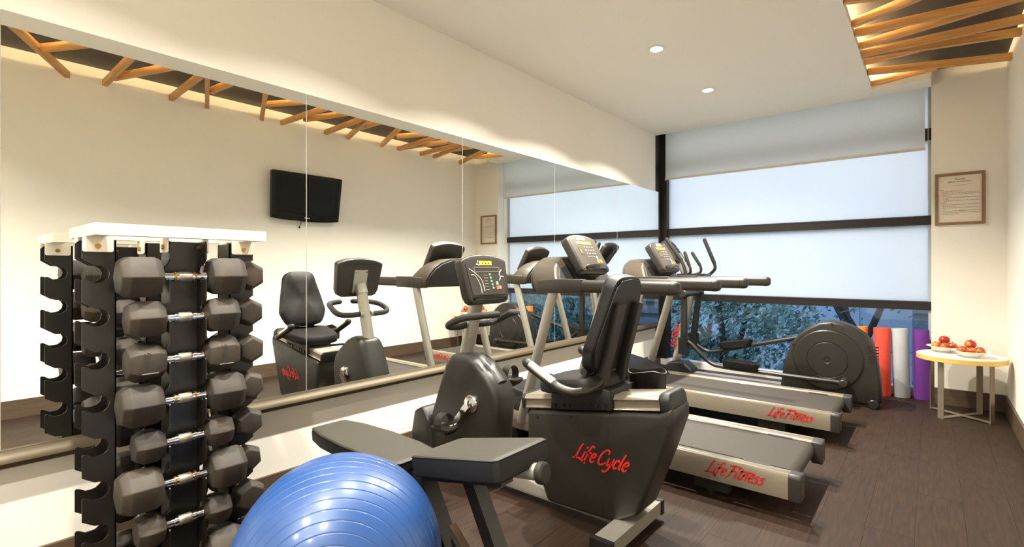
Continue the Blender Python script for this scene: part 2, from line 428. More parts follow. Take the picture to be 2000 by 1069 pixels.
NTH = 'nearest|second|third|fourth|fifth|sixth|seventh|eighth|ninth|tenth|eleventh|twelfth|thirteenth|fourteenth|fifteenth|sixteenth|seventeenth|eighteenth|nineteenth|twentieth|twenty-first|twenty-second|twenty-third|twenty-fourth|twenty-fifth|twenty-sixth|twenty-seventh|twenty-eighth|twenty-ninth'.split('|')
nb = 0
for t in BE:
    a = V(t[0], t[1], 0); b2 = V(XL, t[2], 0); d = (b2 - a).normalized(); q = V(-d.y, d.x, 0)
    mid = (a + b2) / 2; L = (b2 - a).length
    o = MB().obox((mid.x, mid.y, ZC + .030 if len(t) > 3 else ZC + .026), d, q, (0, 0, 1), L / 2 - .002, .019, .027, .002, 1).build('wood_batten', 'pine', None, org=(mid.x, mid.y, ZC + .02), smooth=0)
    ang = math.atan2(d.y, d.x); nb += 1
    # keep the grain along the beam: rotate the object instead of the mesh
    o.data.transform(Matrix.Rotation(-ang, 4, 'Z')); o.rotation_euler[2] = ang
    tag(o, ('short' if len(t) > 3 else 'long') + ' pine batten across the ceiling recess, ' + (NTH[nb - 1] + ' from' if nb > 1 else 'nearest') + ' the window', 'batten', 'pine battens in the ceiling recess')
cl = MB().box(XL - .10, XL - .085, YB + .1, 5.65, ZC + .052, ZC + .06).build('light_strip', 'cove_strip', None, org=(XL, 2, ZC + .05), smooth=0)
tag(cl, 'warm light strip hidden behind the lip of the ceiling recess', 'light')

# downlights
dl_labels = {4.71: 'round recessed ceiling downlight nearest the window', 3.58: 'round recessed ceiling downlight second from the window',
             2.52: 'round recessed ceiling downlight cut off by the top of the photo'}
dl0 = None
for lx, y in ((1.04, 4.71), (1.04, 3.58), (1.04, 2.60), (1.04, 1.38), (1.04, .28), (1.04, -.82), (1.04, -1.9), (1.95, -.45), (1.95, -1.55)):  # last two stand off the row, added unseen to brighten the walls
    t = thing('downlight', (lx, y, ZC), dl_labels.get(y, 'round recessed ceiling downlight'), 'light', 'recessed ceiling downlights')
    if y == 2.60: t['label'] = 'round recessed ceiling downlight third from the window'
    elif y < 2: t['label'] = 'round recessed ceiling downlight out of sight nearer the camera'
    MB().lathe([(.05, 0), (.062, -.002), (.06, -.006), (.046, -.008), (.043, -.003)], (lx, y, ZC), (0, 0, 1), 24, cap=False).build('trim_ring', 'lamp_trim', t)
    MB().lathe([(.043, -.0035), (.0005, -.0035)], (lx, y, ZC), (0, 0, 1), 24, cap=False).build('lens', 'lamp_lens', t)
    ld = bpy.data.lights.new('downlight_lamp', 'AREA'); ld.shape = 'DISK'; ld.size = .07; ld.energy = LAMP_W * (1.5 if y > 3 else 1.05 if y > 2 else .64); ld.color = LAMP_COL; ld.spread = LAMP_SPREAD
    lo = bpy.data.objects.new('lamp', ld); COL.objects.link(lo); lo.parent = t; lo.location = (0, 0, -.012)

# roller blind
bl = thing('roller_blind', (1.3, 6.02, 2.33), 'cream roller blind pulled partway down the window', 'blind')
MB().box(.075, 2.575, 6.035, 6.037, 2.335, 2.97).build('fabric', 'blind_fabric', bl, smooth=0)
MB().cyl((.06, 6.05, 2.965), (2.59, 6.05, 2.965), .02, 16).build('roller', 'sill_white', bl)
MB().box(.07, 2.58, 6.028, 6.044, 2.316, 2.337, .004, 2).build('bottom_bar', 'rack_white', bl)
MB().tube([(2.597, 6.04, 2.96), (2.597, 6.04, 1.85)], .0025, 6, smooth=False).build('chain', 'rack_white', bl)

# framed notice on the column
nt_ = thing('framed_notice', (2.81, YC, 1.6), 'framed notice of gym rules on the cream column', 'sign')
x0, x1, z0, z1 = 2.645, 2.978, 1.603, 2.062; fw = .024
MB().box(x0 + fw, x1 - fw, YC - .008, YC - .001, z0 + fw, z1 - fw).build('paper', 'paper', nt_, smooth=0)
for a in ((x0, x1, z1 - fw, z1), (x0, x1, z0, z0 + fw), (x0, x0 + fw, z0 + fw, z1 - fw), (x1 - fw, x1, z0 + fw, z1 - fw)):
    MB().box(a[0], a[1], YC - .018, YC, a[2], a[3], .002, 1).build('frame_bar', 'frame_wood', nt_, smooth=0)
pu, pv = (1, 0, 0), (0, 0, 1); py = YC - .0085; cx = (x0 + x1) / 2
lgm = MB()
for s_ in (-1, 1):
    lgm.tube([(cx + s_ * a, py - .001, 2.006 + b2) for a, b2 in ((0, -.006), (.012, .0), (.026, .006), (.032, .002), (.022, -.005), (.008, -.003), (-.004, .001))], .0011, 5)
lgm.build('emblem', 'black_print', nt_)
print_text('SAROVAR PORTICO', (cx, py, 1.978), pu, pv, .017, 'black_print', nt_, 'CENTER')
print_text('GYMNASIUM RULES', (cx, py, 1.949), pu, pv, .010, 'grey_print', nt_, 'CENTER')
ln = [(0, "DO's", .011), (1, '> The Service is open for the residents.', 0), (1, '> Improper usage of equipment will result in serious', 0), (2, 'injury. Kindly contact Duty Manager or Executive for', 0), (2, 'proper guidance.', 0),
      (1, '> In case of pain, Discomfort or Dizziness stop exercising', 0), (2, 'immediately.', 0), (1, '> Consult the receptionist in the safety rules.', 0), (-1, '', 0), (0, "DON'Ts", .011), (1, '> Experience the general according to the environment', 0), (2, 'Do not try to force them.', 0),
      (1, '> Do not use the equipment if it is declared as Out of', 0), (2, 'order.', 0), (1, '> Do not keep the valuables in the Gym. The', 0), (2, 'management is not responsible for any losses.', 0), (1, '> Do not smoke inside the Gym.', 0)]
zz = 1.912
for ind, s_, sz in ln:
    if s_:
        full = ind > 0 and len(s_) > 42
        print_text(s_, (x0 + fw + .012 + .008 * ind, py, zz), pu, pv, sz or .0088, 'black_print', nt_, width=(x1 - fw - .012) - (x0 + fw + .012 + .008 * ind) if full else None)
    zz -= .0138 if s_ else .008

# ================================================================== TELEVISION on the right wall (seen in the mirror)
tv = thing('television', (3.06, 2.99, 1.8), 'black flat screen television on the right wall, reflected in the mirror', 'television')
tl = math.radians(6)
ax_, ay_, az_ = V(-math.cos(tl), 0, -math.sin(tl)), V(0, 1, 0), V(-math.sin(tl), 0, math.cos(tl)); tc = V(3.02, 2.99, 2.055)
out = rrect(.86, .53, .02, 3)
out = [(a, b2 - (.03 * (1 - (a / .43) ** 2) if b2 < 0 else 0)) for a, b2 in out[:8]] + [(-.43 + .02, -.265), (-.30, -.278), (-.15, -.287), (0, -.29), (.15, -.287), (.30, -.278), (.41, -.265)]
MB().prism(frame_pts(out, tc + ax_ * .03, ay_, az_), ax_ * -.055, .006).build('casing', 'tv_black', tv)
MB().obox(tc + ax_ * .031 + az_ * .012, ax_, ay_, az_, .001, .375, .215).build('screen', 'tv_screen', tv, smooth=0)
bz = MB()
bz.obox(tc + ax_ * .032 + az_ * .235, ax_, ay_, az_, .004, .39, .007, .002); bz.obox(tc + ax_ * .032 - az_ * .212, ax_, ay_, az_, .004, .39, .007, .002)
for s_ in (-1, 1): bz.obox(tc + ax_ * .032 + az_ * .012 + ay_ * .384 * s_, ax_, ay_, az_, .004, .007, .226, .002)
bz.build('bezel', 'tv_black', tv)
MB().obox(tc + ax_ * .033 - az_ * .245, ax_, ay_, az_, .001, .035, .004).build('logo', 'white_print', tv, smooth=0)
MB().obox(tc + ax_ * .024 - az_ * .284 + ay_ * -.14, ax_, ay_, az_, .006, .05, .003, .002).build('logo_strip', 'silver', tv)
MB().box(3.06, XR - .001, 2.93, 3.05, 1.95, 2.15, .01).build('wall_bracket', 'black_plastic', tv)
MB().tube([(3.07, 2.96, 1.8), (3.075, 2.95, 1.76), (3.08, 2.93, 1.71)], .004, 6).build('cable', 'black_plastic', tv)
MB().sphere((3.08, 2.93, 1.70), .012, 10, 6).build('cable_plug', 'black_plastic', tv)

# ================================================================== TREADMILLS
def make_treadmill(yc, label):
    t = thing('treadmill', (1.2, yc, 0), label, 'treadmill', 'treadmills facing the mirror')
    Y = lambda d: yc + d
    for s_ in (-1, 1):
        yo, yi = Y(.355 * s_), Y(.262 * s_); sg = s_
        prof = [(yo, .10), (yo, .205), (yo - sg * .006, .222), (yo - sg * .03, .222), (yo - sg * .033, .217), (yo - sg * .037, .222), (yo - sg * .062, .222), (yo - sg * .066, .216), (yi, .214), (yi, .19), (yi + sg * .02, .12), (yi + sg * .03, .10)]
        r = MB().prism([(.29, a, b2) for a, b2 in prof], (1.80, 0, 0), .0015, 1).build('side_rail', 'aluminium', t)
        if s_ < 0:
            lettering('Life Fitness', (1.745 - .04, yo, .139), (1, 0, 0), (0, 0, 1), .275, 'red_print', r)
            print_text('Flex Deck® Shock Absorption', (.30, yo, .150), (1, 0, 0), (0, 0, 1), .026, 'black_print', r)
        else:
            lettering('Life Fitness', (2.0, yo, .139), (-1, 0, 0), (0, 0, 1), .275, 'red_print', r)
        c = MB().prism([(2.088, a, b2) for a, b2 in ((yo + sg * .002, .096), (yo + sg * .002, .21), (yo - sg * .008, .226), (yi - sg * .002, .218), (yi - sg * .002, .10), (yi + sg * .01, .094))], (.056, 0, 0), .009, 3).build('end_cap', 'cap_grey', t)
        for zc_ in (.125, .195): MB().cyl((2.144, yo - sg * .03, zc_), (2.1455, yo - sg * .03, zc_), .006, 8).build('screw', 'black_plastic', c)
        # upright
        MB().tube([(.43, Y(.345 * s_), .15), (.455, Y(.345 * s_), .24), (.706, Y(.345 * s_), 1.075)], .036, 16, sub=4, ry=.029, smooth=False).build('upright', 'silver', t)
        # handrail
        h = MB().prism(frame_pts(rrect(.062, .078, .024, 4), (.93, Y(.345 * s_), 1.105), (0, 1, 0), (0, 0, 1)), (.575, 0, 0)).build('handrail', 'taupe', t)
        MB().loft([frame_pts(rrect(.064 * k, .080 * k, .0245 * k, 4), (1.507 + d, Y(.345 * s_), 1.105), (0, 1, 0), (0, 0, 1)) for k, d in ((1, 0), (1, .022), (.88, .04), (.6, .05), (.2, .053))]).build('handrail_cap', 'taupe', h)
        MB().prism([(.585, Y(.31 * s_), 1.055), (.93, Y(.31 * s_), 1.058), (.94, Y(.31 * s_), 1.150), (.75, Y(.31 * s_), 1.150), (.60, Y(.31 * s_), 1.140)], (0, .07 * s_, 0), .008, 2).build('rail_bracket', 'taupe', t)
        # foot under the rail
        MB().box(1.62, 1.80, Y(.28 * s_) - .03, Y(.28 * s_) + .03, .03, .10, .006).build('foot', 'charcoal_dark', t)
        MB().cyl((1.70, Y(.28 * s_), 0), (1.70, Y(.28 * s_), .035), .025, 12).build('foot_pad', 'black_plastic', t)
        MB().cyl((.36, Y(.345 * s_) - .02, .055), (.36, Y(.345 * s_) + .02, .055), .055, 16).build('transport_wheel', 'black_plastic', t)
        # plastic pod at the foot of the upright
        MB().prism([(.34, Y(.27 * s_), .21), (.36, Y(.27 * s_), .30), (.42, Y(.27 * s_), .325), (.60, Y(.27 * s_), .255), (.66, Y(.27 * s_), .218)], (0, .085 * s_ - .02 * s_, 0), .008, 2).build('upright_boot', 'charcoal_dark', t)
        MB().box(1.86, 1.99, Y(.262 * s_) - .012, Y(.262 * s_) + .012, .205, .216, .004).build('belt_guide', 'cap_grey', t)
    # belt running over the rear roller
    r = .042; bp = [(.45, .212)] + [(2.065 + r * math.sin(a), .170 + r * math.cos(a)) for a in [PI * i / 10 for i in range(11)]] + [(.45, .128)]
    MB().prism([(a, Y(-.247), b2) for a, b2 in bp], (0, .494, 0), 0).build('belt', 'belt', t)
    MB().box(.42, 2.02, Y(-.26), Y(.26), .13, .165).build('deck', 'black_plastic', t, smooth=0)
    # motor hood
    hp = [(.10, .10), (.08, .24), (.12, .33), (.24, .37), (.45, .33), (.66, .245), (.70, .217), (.70, .10)]
    MB().prism([(a, Y(-.275), b2) for a, b2 in hp], (0, .55, 0), .02, 3).build('motor_hood', 'charcoal_dark', t)
    MB().box(.14, .40, Y(-.30), Y(.30), .03, .10, .01).build('front_base', 'charcoal_dark', t)
    # dashboard arch
    top = [(-.372, 1.06), (-.372, 1.125), (-.352, 1.17), (-.31, 1.225), (-.25, 1.265), (-.16, 1.295), (0, 1.305), (.16, 1.295), (.25, 1.265), (.31, 1.225), (.352, 1.17), (.372, 1.125), (.372, 1.06)]
    fx = lambda z: .80 - (z - 1.05) * .62
    bx_ = lambda z: .57 - (z - 1.05) * .35
    a = MB(); fr = [V(fx(z), Y(y), z) for y, z in top]; bk = [V(bx_(z), Y(y), z) for y, z in top]
    fa = [a.bm.verts.new(p) for p in fr]; ba = [a.bm.verts.new(p) for p in bk]; fs = [a.bm.faces.new(fa), a.bm.faces.new(list(reversed(ba)))]
    for i in range(len(top)):
        j = (i + 1) % len(top); fs.append(a.bm.faces.new([fa[j], fa[i], ba[i], ba[j]]))
    bmesh.ops.recalc_face_normals(a.bm, faces=fs); a._bev(fs, .014, 3, 20)
    arch = a.build('dashboard', 'taupe_light', t)
    ca_ = MB(); pts = [(y * .97, 1.062 + (z - 1.06) * .93) for y, z in top]
    ca_.prism([(bx_(z) - .006, Y(y), z) for y, z in pts], (-.012, 0, 0), .004).build('back_cover', 'charcoal_dark', t)
    dirz = V(-.62, 0, 1).normalized(); nrm = V(1, 0, .62).normalized()
    for s_ in (-1, 1):
        cp = [(.12, 1.095), (.325, 1.095), (.315, 1.165), (.27, 1.215), (.17, 1.24), (.135, 1.235)]
        MB().prism([V(fx(z), Y(s_ * y), z) + nrm * -.004 for y, z in cp], nrm * .007, .002, 1).build('storage_cup', 'charcoal_dark', arch)
    MB().prism([V(fx(z), Y(y), z) - nrm * .004 for y, z in ((-.15, 1.075), (.15, 1.075), (.125, 1.13), (-.125, 1.13))], nrm * .008, .002, 1).build('reading_tray', 'charcoal_dark', arch)
    MB().box(.70, .93, Y(-.33), Y(.33), 1.058, 1.084, .008).build('lower_tray', 'taupe_light', t)
    MB().box(.86, .90, Y(.03), Y(.075), 1.084, 1.094, .003).build('safety_key', 'yellow_glow', t)
    # console
    tiltv = V(-.60, 0, 1).normalized(); cn = V(1, 0, .60).normalized(); cc = V(.735, yc, 1.315)
    W2, H2 = .185, .155
    def cout(k=1.0): 
        o_ = []
        for p in [(-.165, -.155), (.165, -.155), (.183, -.135), (.19, .10), (.18, .122), (.12, .142), (.06, .151), (0, .154), (-.06, .151), (-.12, .142), (-.18, .122), (-.19, .10), (-.183, -.135)]: o_.append((p[0] * k, p[1] * k))
        return o_
    cons = MB().prism(frame_pts(cout(), cc + cn * .03, (0, 1, 0), tiltv), cn * -.062, .014, 3).build('console', 'taupe', t)
    MB().prism(frame_pts(cout(.90), cc + cn * .0295, (0, 1, 0), tiltv), cn * .002, 0).build('overlay', 'panel_brown', cons)
    o3 = cc + cn * .0325
    def lab(y0, y1, z0_, z1_, m, nm): MB().obox(o3 + V(0, 1, 0) * (y0 + y1) / 2 + tiltv * (z0_ + z1_) / 2, (0, 1, 0), tiltv, cn, abs(y1 - y0) / 2, abs(z1_ - z0_) / 2, .0008).build(nm, m, cons, smooth=0)
    lab(-.10, .09, .068, .088, 'yellow_glow', 'display')
    lettering('Life Fitness', o3 + V(0, -.07, 0) + tiltv * .104, (0, 1, 0), tiltv, .11, 'white_print', cons)
    lab(-.105, -.06, -.02, .035, 'panel_print', 'key_map'); lab(-.10, -.07, -.005, .028, 'yellow_glow', 'speed_graph')
    for i in range(4):
        for j in range(4): lab(-.03 + i * .035, -.012 + i * .035, .04 - j * .026, .047 - j * .026, 'grey_print', 'key')
    lab(.07, .092, -.055, -.035, 'green_print', 'start_key'); lab(.095, .13, -.085, -.058, 'orange_print', 'stop_key'); lab(.065, .083, -.085, -.062, 'yellow_glow', 'pause_key')
    MB().prism(frame_pts([(-.13, -.14), (.14, -.14), (.15, -.12), (.13, -.105), (0, -.098), (-.12, -.105), (-.14, -.12)], o3 - cn * .004, (0, 1, 0), tiltv), cn * .012, .004).build('lower_bezel', 'lens_dark', cons)
    lettering('Life Fitness', cc - cn * .0325 + V(0, .07, 0) + tiltv * .06, (0, -1, 0), tiltv, .14, 'taupe_light', cons)
    MB().obox(cc - cn * .05 - tiltv * .12, (0, 1, 0), tiltv, cn, .10, .04, .04, .01).build('console_neck', 'charcoal_dark', t)
    return t
make_treadmill(3.067, 'silver and taupe treadmill beside the recumbent bike, nearest the camera')
make_treadmill(4.395, 'silver and taupe treadmill between the other treadmill and the elliptical trainer')

# ================================================================== ELLIPTICAL
el = thing('elliptical_trainer', (1.3, 5.43, 0), 'dark elliptical cross trainer standing along the window', 'elliptical')
ho = [(1.50, .02), (1.52, .2), (1.555, .37), (1.60, .51), (1.66, .60), (1.739, .668), (1.83, .722), (1.923, .738), (2.02, .726), (2.098, .692), (2.17, .637), (2.228, .56), (2.262, .40), (2.285, .2), (2.29, .06), (2.26, .02)]
MB().prism([(a, 5.34, b2) for a, b2 in ho], (0, .2, 0), .028, 4, 40).build('wheel_housing', 'charcoal', el)
for s_, yy in ((-1, 5.34), (1, 5.54)):
    dk = MB().lathe([(.271, 0), (.271, .004), (.262, .012), (.165, .016), (.160, .012), (.155, .017), (.03, .019), (.025, .016), (.001, .016)], (1.894, yy, .386), (0, s_, 0), 48).build('disc_cover', 'charcoal', el, smooth=4)
    MB().lathe([(.279, -.002), (.279, .002), (.270, .002)], (1.894, yy, .386), (0, s_, 0), 48).build('disc_gap', 'black_plastic', el)
    MB().cyl((1.894, yy + s_ * .016, .386), (1.894, yy + s_ * .02, .386), .008, 10).build('hub_bolt', 'black_plastic', dk)
    for k in range(5): MB().box(2.205, 2.262, yy - .004, yy + .004, .40 + k * .026, .409 + k * .026).build('vent_slot', 'black_plastic', el, smooth=0)
    for a, b2 in ((1.62, .50), (1.93, .712), (2.2, .535), (2.235, .13)): MB().cyl((a, yy - .002, b2), (a, yy + s_ * .003, b2), .011, 10).build('screw_recess', 'black_plastic', el)
    MB().cyl((2.235, yy - .01, .04), (2.235, yy + s_ * .03, .04), .04, 16, ch=.006).build('transport_wheel', 'black_plastic', el)
def pedal(c, d, nm='pedal'):
    d = V(*d).normalized(); u = V(0, 1, 0); w = d.cross(u) * -1; c = V(*c)
    if w.z < 0: w = -w
    def ring(k, h, hw=.075, hl=.17): return [c + d * a + u * b2 + w * h for a, b2 in [(p[0], p[1]) for p in rrect(2 * hl * k, 2 * hw * k, .05 * k, 4)]]
    return MB().loft([ring(.82, -.02), ring(.95, .0), ring(1, .045), ring(.96, .046), ring(.90, .008), ring(.4, .006)]).build(nm, 'charcoal_dark', el)
MB().tube([(.64, 5.21, .46), (.70, 5.21, .43), (.80, 5.2, .34), (.90, 5.2, .262), (1.02, 5.2, .235), (1.389, 5.2, .226), (2.02, 5.24, .212)], .022, 10).build('pedal_arm', 'charcoal', el)
MB().cyl((2.03, 5.19, .212), (2.03, 5.34, .212), .034, 16, ch=.008).build('crank_joint', 'taupe', el)
MB().tube([(.56, 5.65, .40), (.62, 5.65, .35), (.70, 5.65, .31), (.80, 5.65, .305), (1.134, 5.65, .40), (1.542, 5.65, .513), (1.76, 5.64, .572)], .022, 10).build('pedal_arm', 'charcoal', el)
MB().cyl((1.76, 5.55, .572), (1.76, 5.68, .572), .034, 16, ch=.008).build('crank_joint', 'taupe', el)
pedal((1.19, 5.2, .262), (1, 0, -.03)); pedal((1.02, 5.65, .40), (1, 0, .2))
# mast and console
MB().tube([(.445, 5.43, .16), (.60, 5.43, .94), (.52, 5.43, 1.25), (.46, 5.43, 1.36)], .045, 14, sub=6, ry=.04).build('mast', 'silver', el)
lt = lettering('Life Fitness', (.462, 5.388, .34), V(.18, 0, .98).normalized(), V(-.98, 0, .18).normalized(), .27, 'red_print', el, slant=.3, thick=.065)
cn = V(1, 0, .75).normalized(); tv_ = V(-.75, 0, 1).normalized(); cc = V(.41, 5.43, 1.40)
cons = MB().prism(frame_pts([(-.13, -.15), (.13, -.15), (.15, -.13), (.165, .09), (.14, .125), (.07, .142), (0, .146), (-.07, .142), (-.14, .125), (-.165, .09), (-.15, -.13)], cc + cn * .03, (0, 1, 0), tv_), cn * -.06, .012, 3).build('console', 'taupe', el)
MB().prism(frame_pts([(-.115, -.09), (.115, -.09), (.135, .08), (.09, .115), (-.09, .115), (-.135, .08)], cc + cn * .0305, (0, 1, 0), tv_), cn * .002).build('overlay', 'panel_print', cons)
MB().prism(frame_pts([(-.11, -.13), (.11, -.13), (.12, -.10), (-.12, -.10)], cc + cn * .028, (0, 1, 0), tv_), cn * .008, .003).build('lower_bezel', 'lens_dark', cons)
MB().obox((.40, 5.43, 1.4), tv_, (0, 1, 0), cn, .10, .05, .06, .01).build('console_neck', 'charcoal_dark', el)
MB().box(.50, .80, 5.33, 5.53, 1.115, 1.16, .02, 3).build('accessory_tray', 'charcoal', el)
# swing arms
MB().cyl((.625, 5.18, .95), (.625, 5.68, .95), .035, 16, ch=.006).build('pivot_axle', 'charcoal_dark', el)
for yy, dx in ((5.21, 0), (5.65, -.06)):
    MB().hull([(.595 + dx, yy - .022, .44), (.655 + dx, yy - .022, .44), (.655 + dx, yy + .022, .44), (.595 + dx, yy + .022, .44), (.60, yy - .022, .95), (.65, yy - .022, .95), (.65, yy + .022, .95), (.60, yy + .022, .95)], .006).build('swing_arm', 'charcoal_dark', el)
    MB().box(.58 + dx, .67 + dx, yy - .045, yy + .045, .32 if dx == 0 else .36, .49, .015, 3).build('swing_joint', 'charcoal_dark', el)
    MB().cyl((.625, yy - .05, .95), (.625, yy + .05, .95), .045, 16, ch=.01).build('pivot_cap', 'charcoal_dark', el)
for yy, P in ((5.2, [(.625, 5.2, .95), (.645, 5.2, 1.08), (.64, 5.2, 1.2), (.595, 5.2, 1.31)]), (5.68, [(.625, 5.66, .95), (.66, 5.68, 1.08), (.75, 5.7, 1.17), (.785, 5.7, 1.22), (.775, 5.7, 1.28)])):
    h = MB().tube(P, .017, 10).build('moving_handle', 'charcoal', el)
    tip = (.44, 5.2, 1.53) if yy < 5.5 else (.67, 5.7, 1.535)
    MB().tube([P[-1], tip], .021, 12, smooth=False, dome=True).build('grip', 'foam', h)
for yy, P, tip in ((5.34, [(.60, 5.38, 1.15), (.635, 5.36, 1.17), (.645, 5.34, 1.21), (.63, 5.34, 1.25)], (.585, 5.34, 1.385)), (5.52, [(.62, 5.5, 1.15), (.68, 5.52, 1.17), (.695, 5.52, 1.21), (.68, 5.52, 1.255)], (.60, 5.52, 1.385))):
    h = MB().tube(P, .014, 10).build('fixed_handle', 'charcoal', el)
    MB().tube([P[-1], tip], .018, 12, smooth=False, dome=True).build('grip', 'foam', h)
# base
MB().box(.5, 1.58, 5.38, 5.48, .03, .10, .012, 3).build('base_rail', 'silver', el)
MB().box(.42, .52, 5.08, 5.78, .02, .08, .015, 3).build('front_stabiliser', 'silver', el)
MB().prism([(.36, 5.33, .03), (.36, 5.33, .15), (.42, 5.33, .20), (.56, 5.33, .21), (.66, 5.33, .13), (.68, 5.33, .03)], (0, .2, 0), .02, 3).build('base_cover', 'charcoal_dark', el)
MB().box(.9, 1.5, 5.15, 5.3, .0, .06, .012).build('floor_rail', 'silver', el)
for yy in (5.12, 5.74): MB().cyl((.47, yy, 0), (.47, yy, .03), .025, 12).build('foot_pad', 'black_plastic', el)
MB().box(1.6, 2.2, 5.36, 5.52, 0, .03).build('rear_base', 'black_plastic', el)

# ================================================================== RECUMBENT BIKE
bk = thing('recumbent_bike', (1.0, 2.12, 0), 'charcoal recumbent exercise bike with red lettering and padded backrest', 'exercise bike')
C = 2.12
fs_ = [(.16, .03), (.20, .10), (.277, .33), (.33, .47), (.405, .655), (.45, .72), (.59, .725), (.65, .70), (.745, .63), (.805, .565), (.825, .50), (.815, .38), (.80, .2), (.79, .10), (.78, .03)]
MB().prism([(a, C - .10, b2) for a, b2 in fs_], (0, .18, 0), .042, 4, 40).build('front_shroud', 'charcoal', bk)
MB().loft([frame_pts(rrect(w_, .062, .025, 3), p, (0, 1, 0), d_) for w_, p, d_ in ((.08, (.625, C - .01, .690), V(.2, 0, .98)), (.09, (.70, C - .01, .648), V(.5, 0, .86)), (.08, (.778, C - .01, .570), V(.6, 0, .8)))]).build('shroud_crest', 'charcoal', bk)
MB().prism([(.13, C - .125, .20), (.16, C - .125, .34), (.24, C - .125, .38), (.30, C - .125, .30), (.33, C - .125, .10), (.30, C - .125, .03), (.16, C - .125, .03)], (0, .25, 0), .02, 3).build('front_foot_cover', 'charcoal', bk)
MB().tube([(.49, C, .68), (.52, C, .80), (.60, C, 1.10)], .043, 16, sub=3, ry=.038, smooth=False).build('mast', 'silver', bk)
# console
cn = V(1, 0, .22).normalized(); tv_ = V(-.22, 0, 1).normalized(); cc = V(.635, C, 1.16)
co_ = [(-.155, -.135), (-.13, -.148), (.13, -.148), (.155, -.135), (.172, -.10), (.188, .095), (.175, .108), (.12, .125), (.06, .134), (0, .137), (-.06, .134), (-.12, .125), (-.175, .108), (-.188, .095), (-.172, -.10)]
cons = MB().prism(frame_pts(co_, cc + cn * .03, (0, 1, 0), tv_), cn * -.06, .014, 3).build('console', 'taupe', bk)
MB().prism(frame_pts([(-.135, -.10), (.135, -.10), (.16, .08), (.11, .105), (0, .115), (-.11, .105), (-.16, .08)], cc + cn * .0305, (0, 1, 0), tv_), cn * .002).build('overlay', 'panel_print', cons)
o3 = cc + cn * .0335
def lab(y0, y1, z0_, z1_, m, nm): MB().obox(o3 + V(0, 1, 0) * (y0 + y1) / 2 + tv_ * (z0_ + z1_) / 2, (0, 1, 0), tv_, cn, abs(y1 - y0) / 2, abs(z1_ - z0_) / 2, .0008).build(nm, m, cons, smooth=0)
lab(-.052, .052, .072, .096, 'yellow_glow', 'display')
for k in range(3): lab(-.03 + k * .025, -.017 + k * .025, .077, .087, 'black_print', 'display_mark')
lettering('L', o3 + V(0, -.075, 0) + tv_ * .074, (0, 1, 0), tv_, .012, 'white_print', cons)
for zz_ in (.058, .030):
    lab(-.10, .11, zz_, zz_ + .0025, 'grey_print', 'frame_line')
for yy in (-.10, .11): lab(yy - .001, yy + .001, .030, .060, 'grey_print', 'frame_line')
sw = MB()
for P in ([(-.14, .05), (-.09, .02), (-.05, -.02), (-.04, -.08)], [(-.13, .015), (-.10, .01), (-.07, -.04), (-.065, -.09)], [(.13, .045), (.105, .02), (.11, .0), (.10, -.02)], [(.14, .0), (.115, .005)]):
    sw.tube([o3 + V(0, a, 0) + tv_ * b2 for a, b2 in P], .0022, 5)
sw.build('printed_swoosh', 'white_print', cons)
for j in range(6): lab(-.03, .0, .012 - j * .017, .015 - j * .017, 'grey_print', 'key')
for j in range(5): lab(.015 + j * .004, .028 + j * .004, .012 - j * .02, .024 - j * .02, 'green_print', 'figure_mark')
lab(.065, .085, -.045, -.025, 'green_print', 'start_key'); lab(.065, .088, -.072, -.05, 'orange_print', 'stop_key'); lab(.092, .106, -.07, -.05, 'grey_print', 'key')
MB().prism(frame_pts([(-.13, -.133), (.13, -.133), (.14, -.112), (0, -.104), (-.14, -.112)], o3 - cn * .004, (0, 1, 0), tv_), cn * .01, .003).build('lower_bezel', 'lens_dark', cons)
bcn = -cn
MB().obox(cc - cn * .034 - tv_ * .03, (0, 1, 0), tv_, cn, .055, .085, .006, .003).build('mount_plate', 'silver', cons)
for a in (-.043, .043):
    for b2 in (-.1, .04): MB().cyl(cc - cn * .04 + V(0, a, 0) + tv_ * b2, cc - cn * .045 + V(0, a, 0) + tv_ * b2, .006, 8).build('screw', 'chrome', cons)
MB().tube([cc - cn * .05 - tv_ * .06, V(.575, C, 1.03)], .042, 12, smooth=False).build('mast_head', 'silver', bk)
for k in range(3): MB().obox(cc - cn * .0305 + tv_ * (.108 - .013 * k), (0, 1, 0), tv_, cn, .13 + .01 * k, .003, .001).build('vent_slot', 'black_plastic', cons, smooth=0)
lettering('Life Fitness', cc - cn * .0305 + V(0, .075, 0) + tv_ * .048, (0, -1, 0), tv_, .15, 'taupe_light', cons)
# handlebar loop
for s_ in (-1, 1):
    h = MB().tube([(.53, C + .03 * s_, .89), (.545, C + .09 * s_, .885), (.55, C + .18 * s_, .89), (.58, C + .215 * s_, .91), (.66, C + .205 * s_, .945), (.74, C + .165 * s_, .96), (.78, C + .10 * s_, .965), (.79, C + .055 * s_, .967)], .019, 10, dome=True).build('handlebar', 'foam', bk)
    MB().cyl((.53, C + .03 * s_, .89), (.532, C + .05 * s_, .889), .023, 12).build('handlebar_collar', 'silver', h)
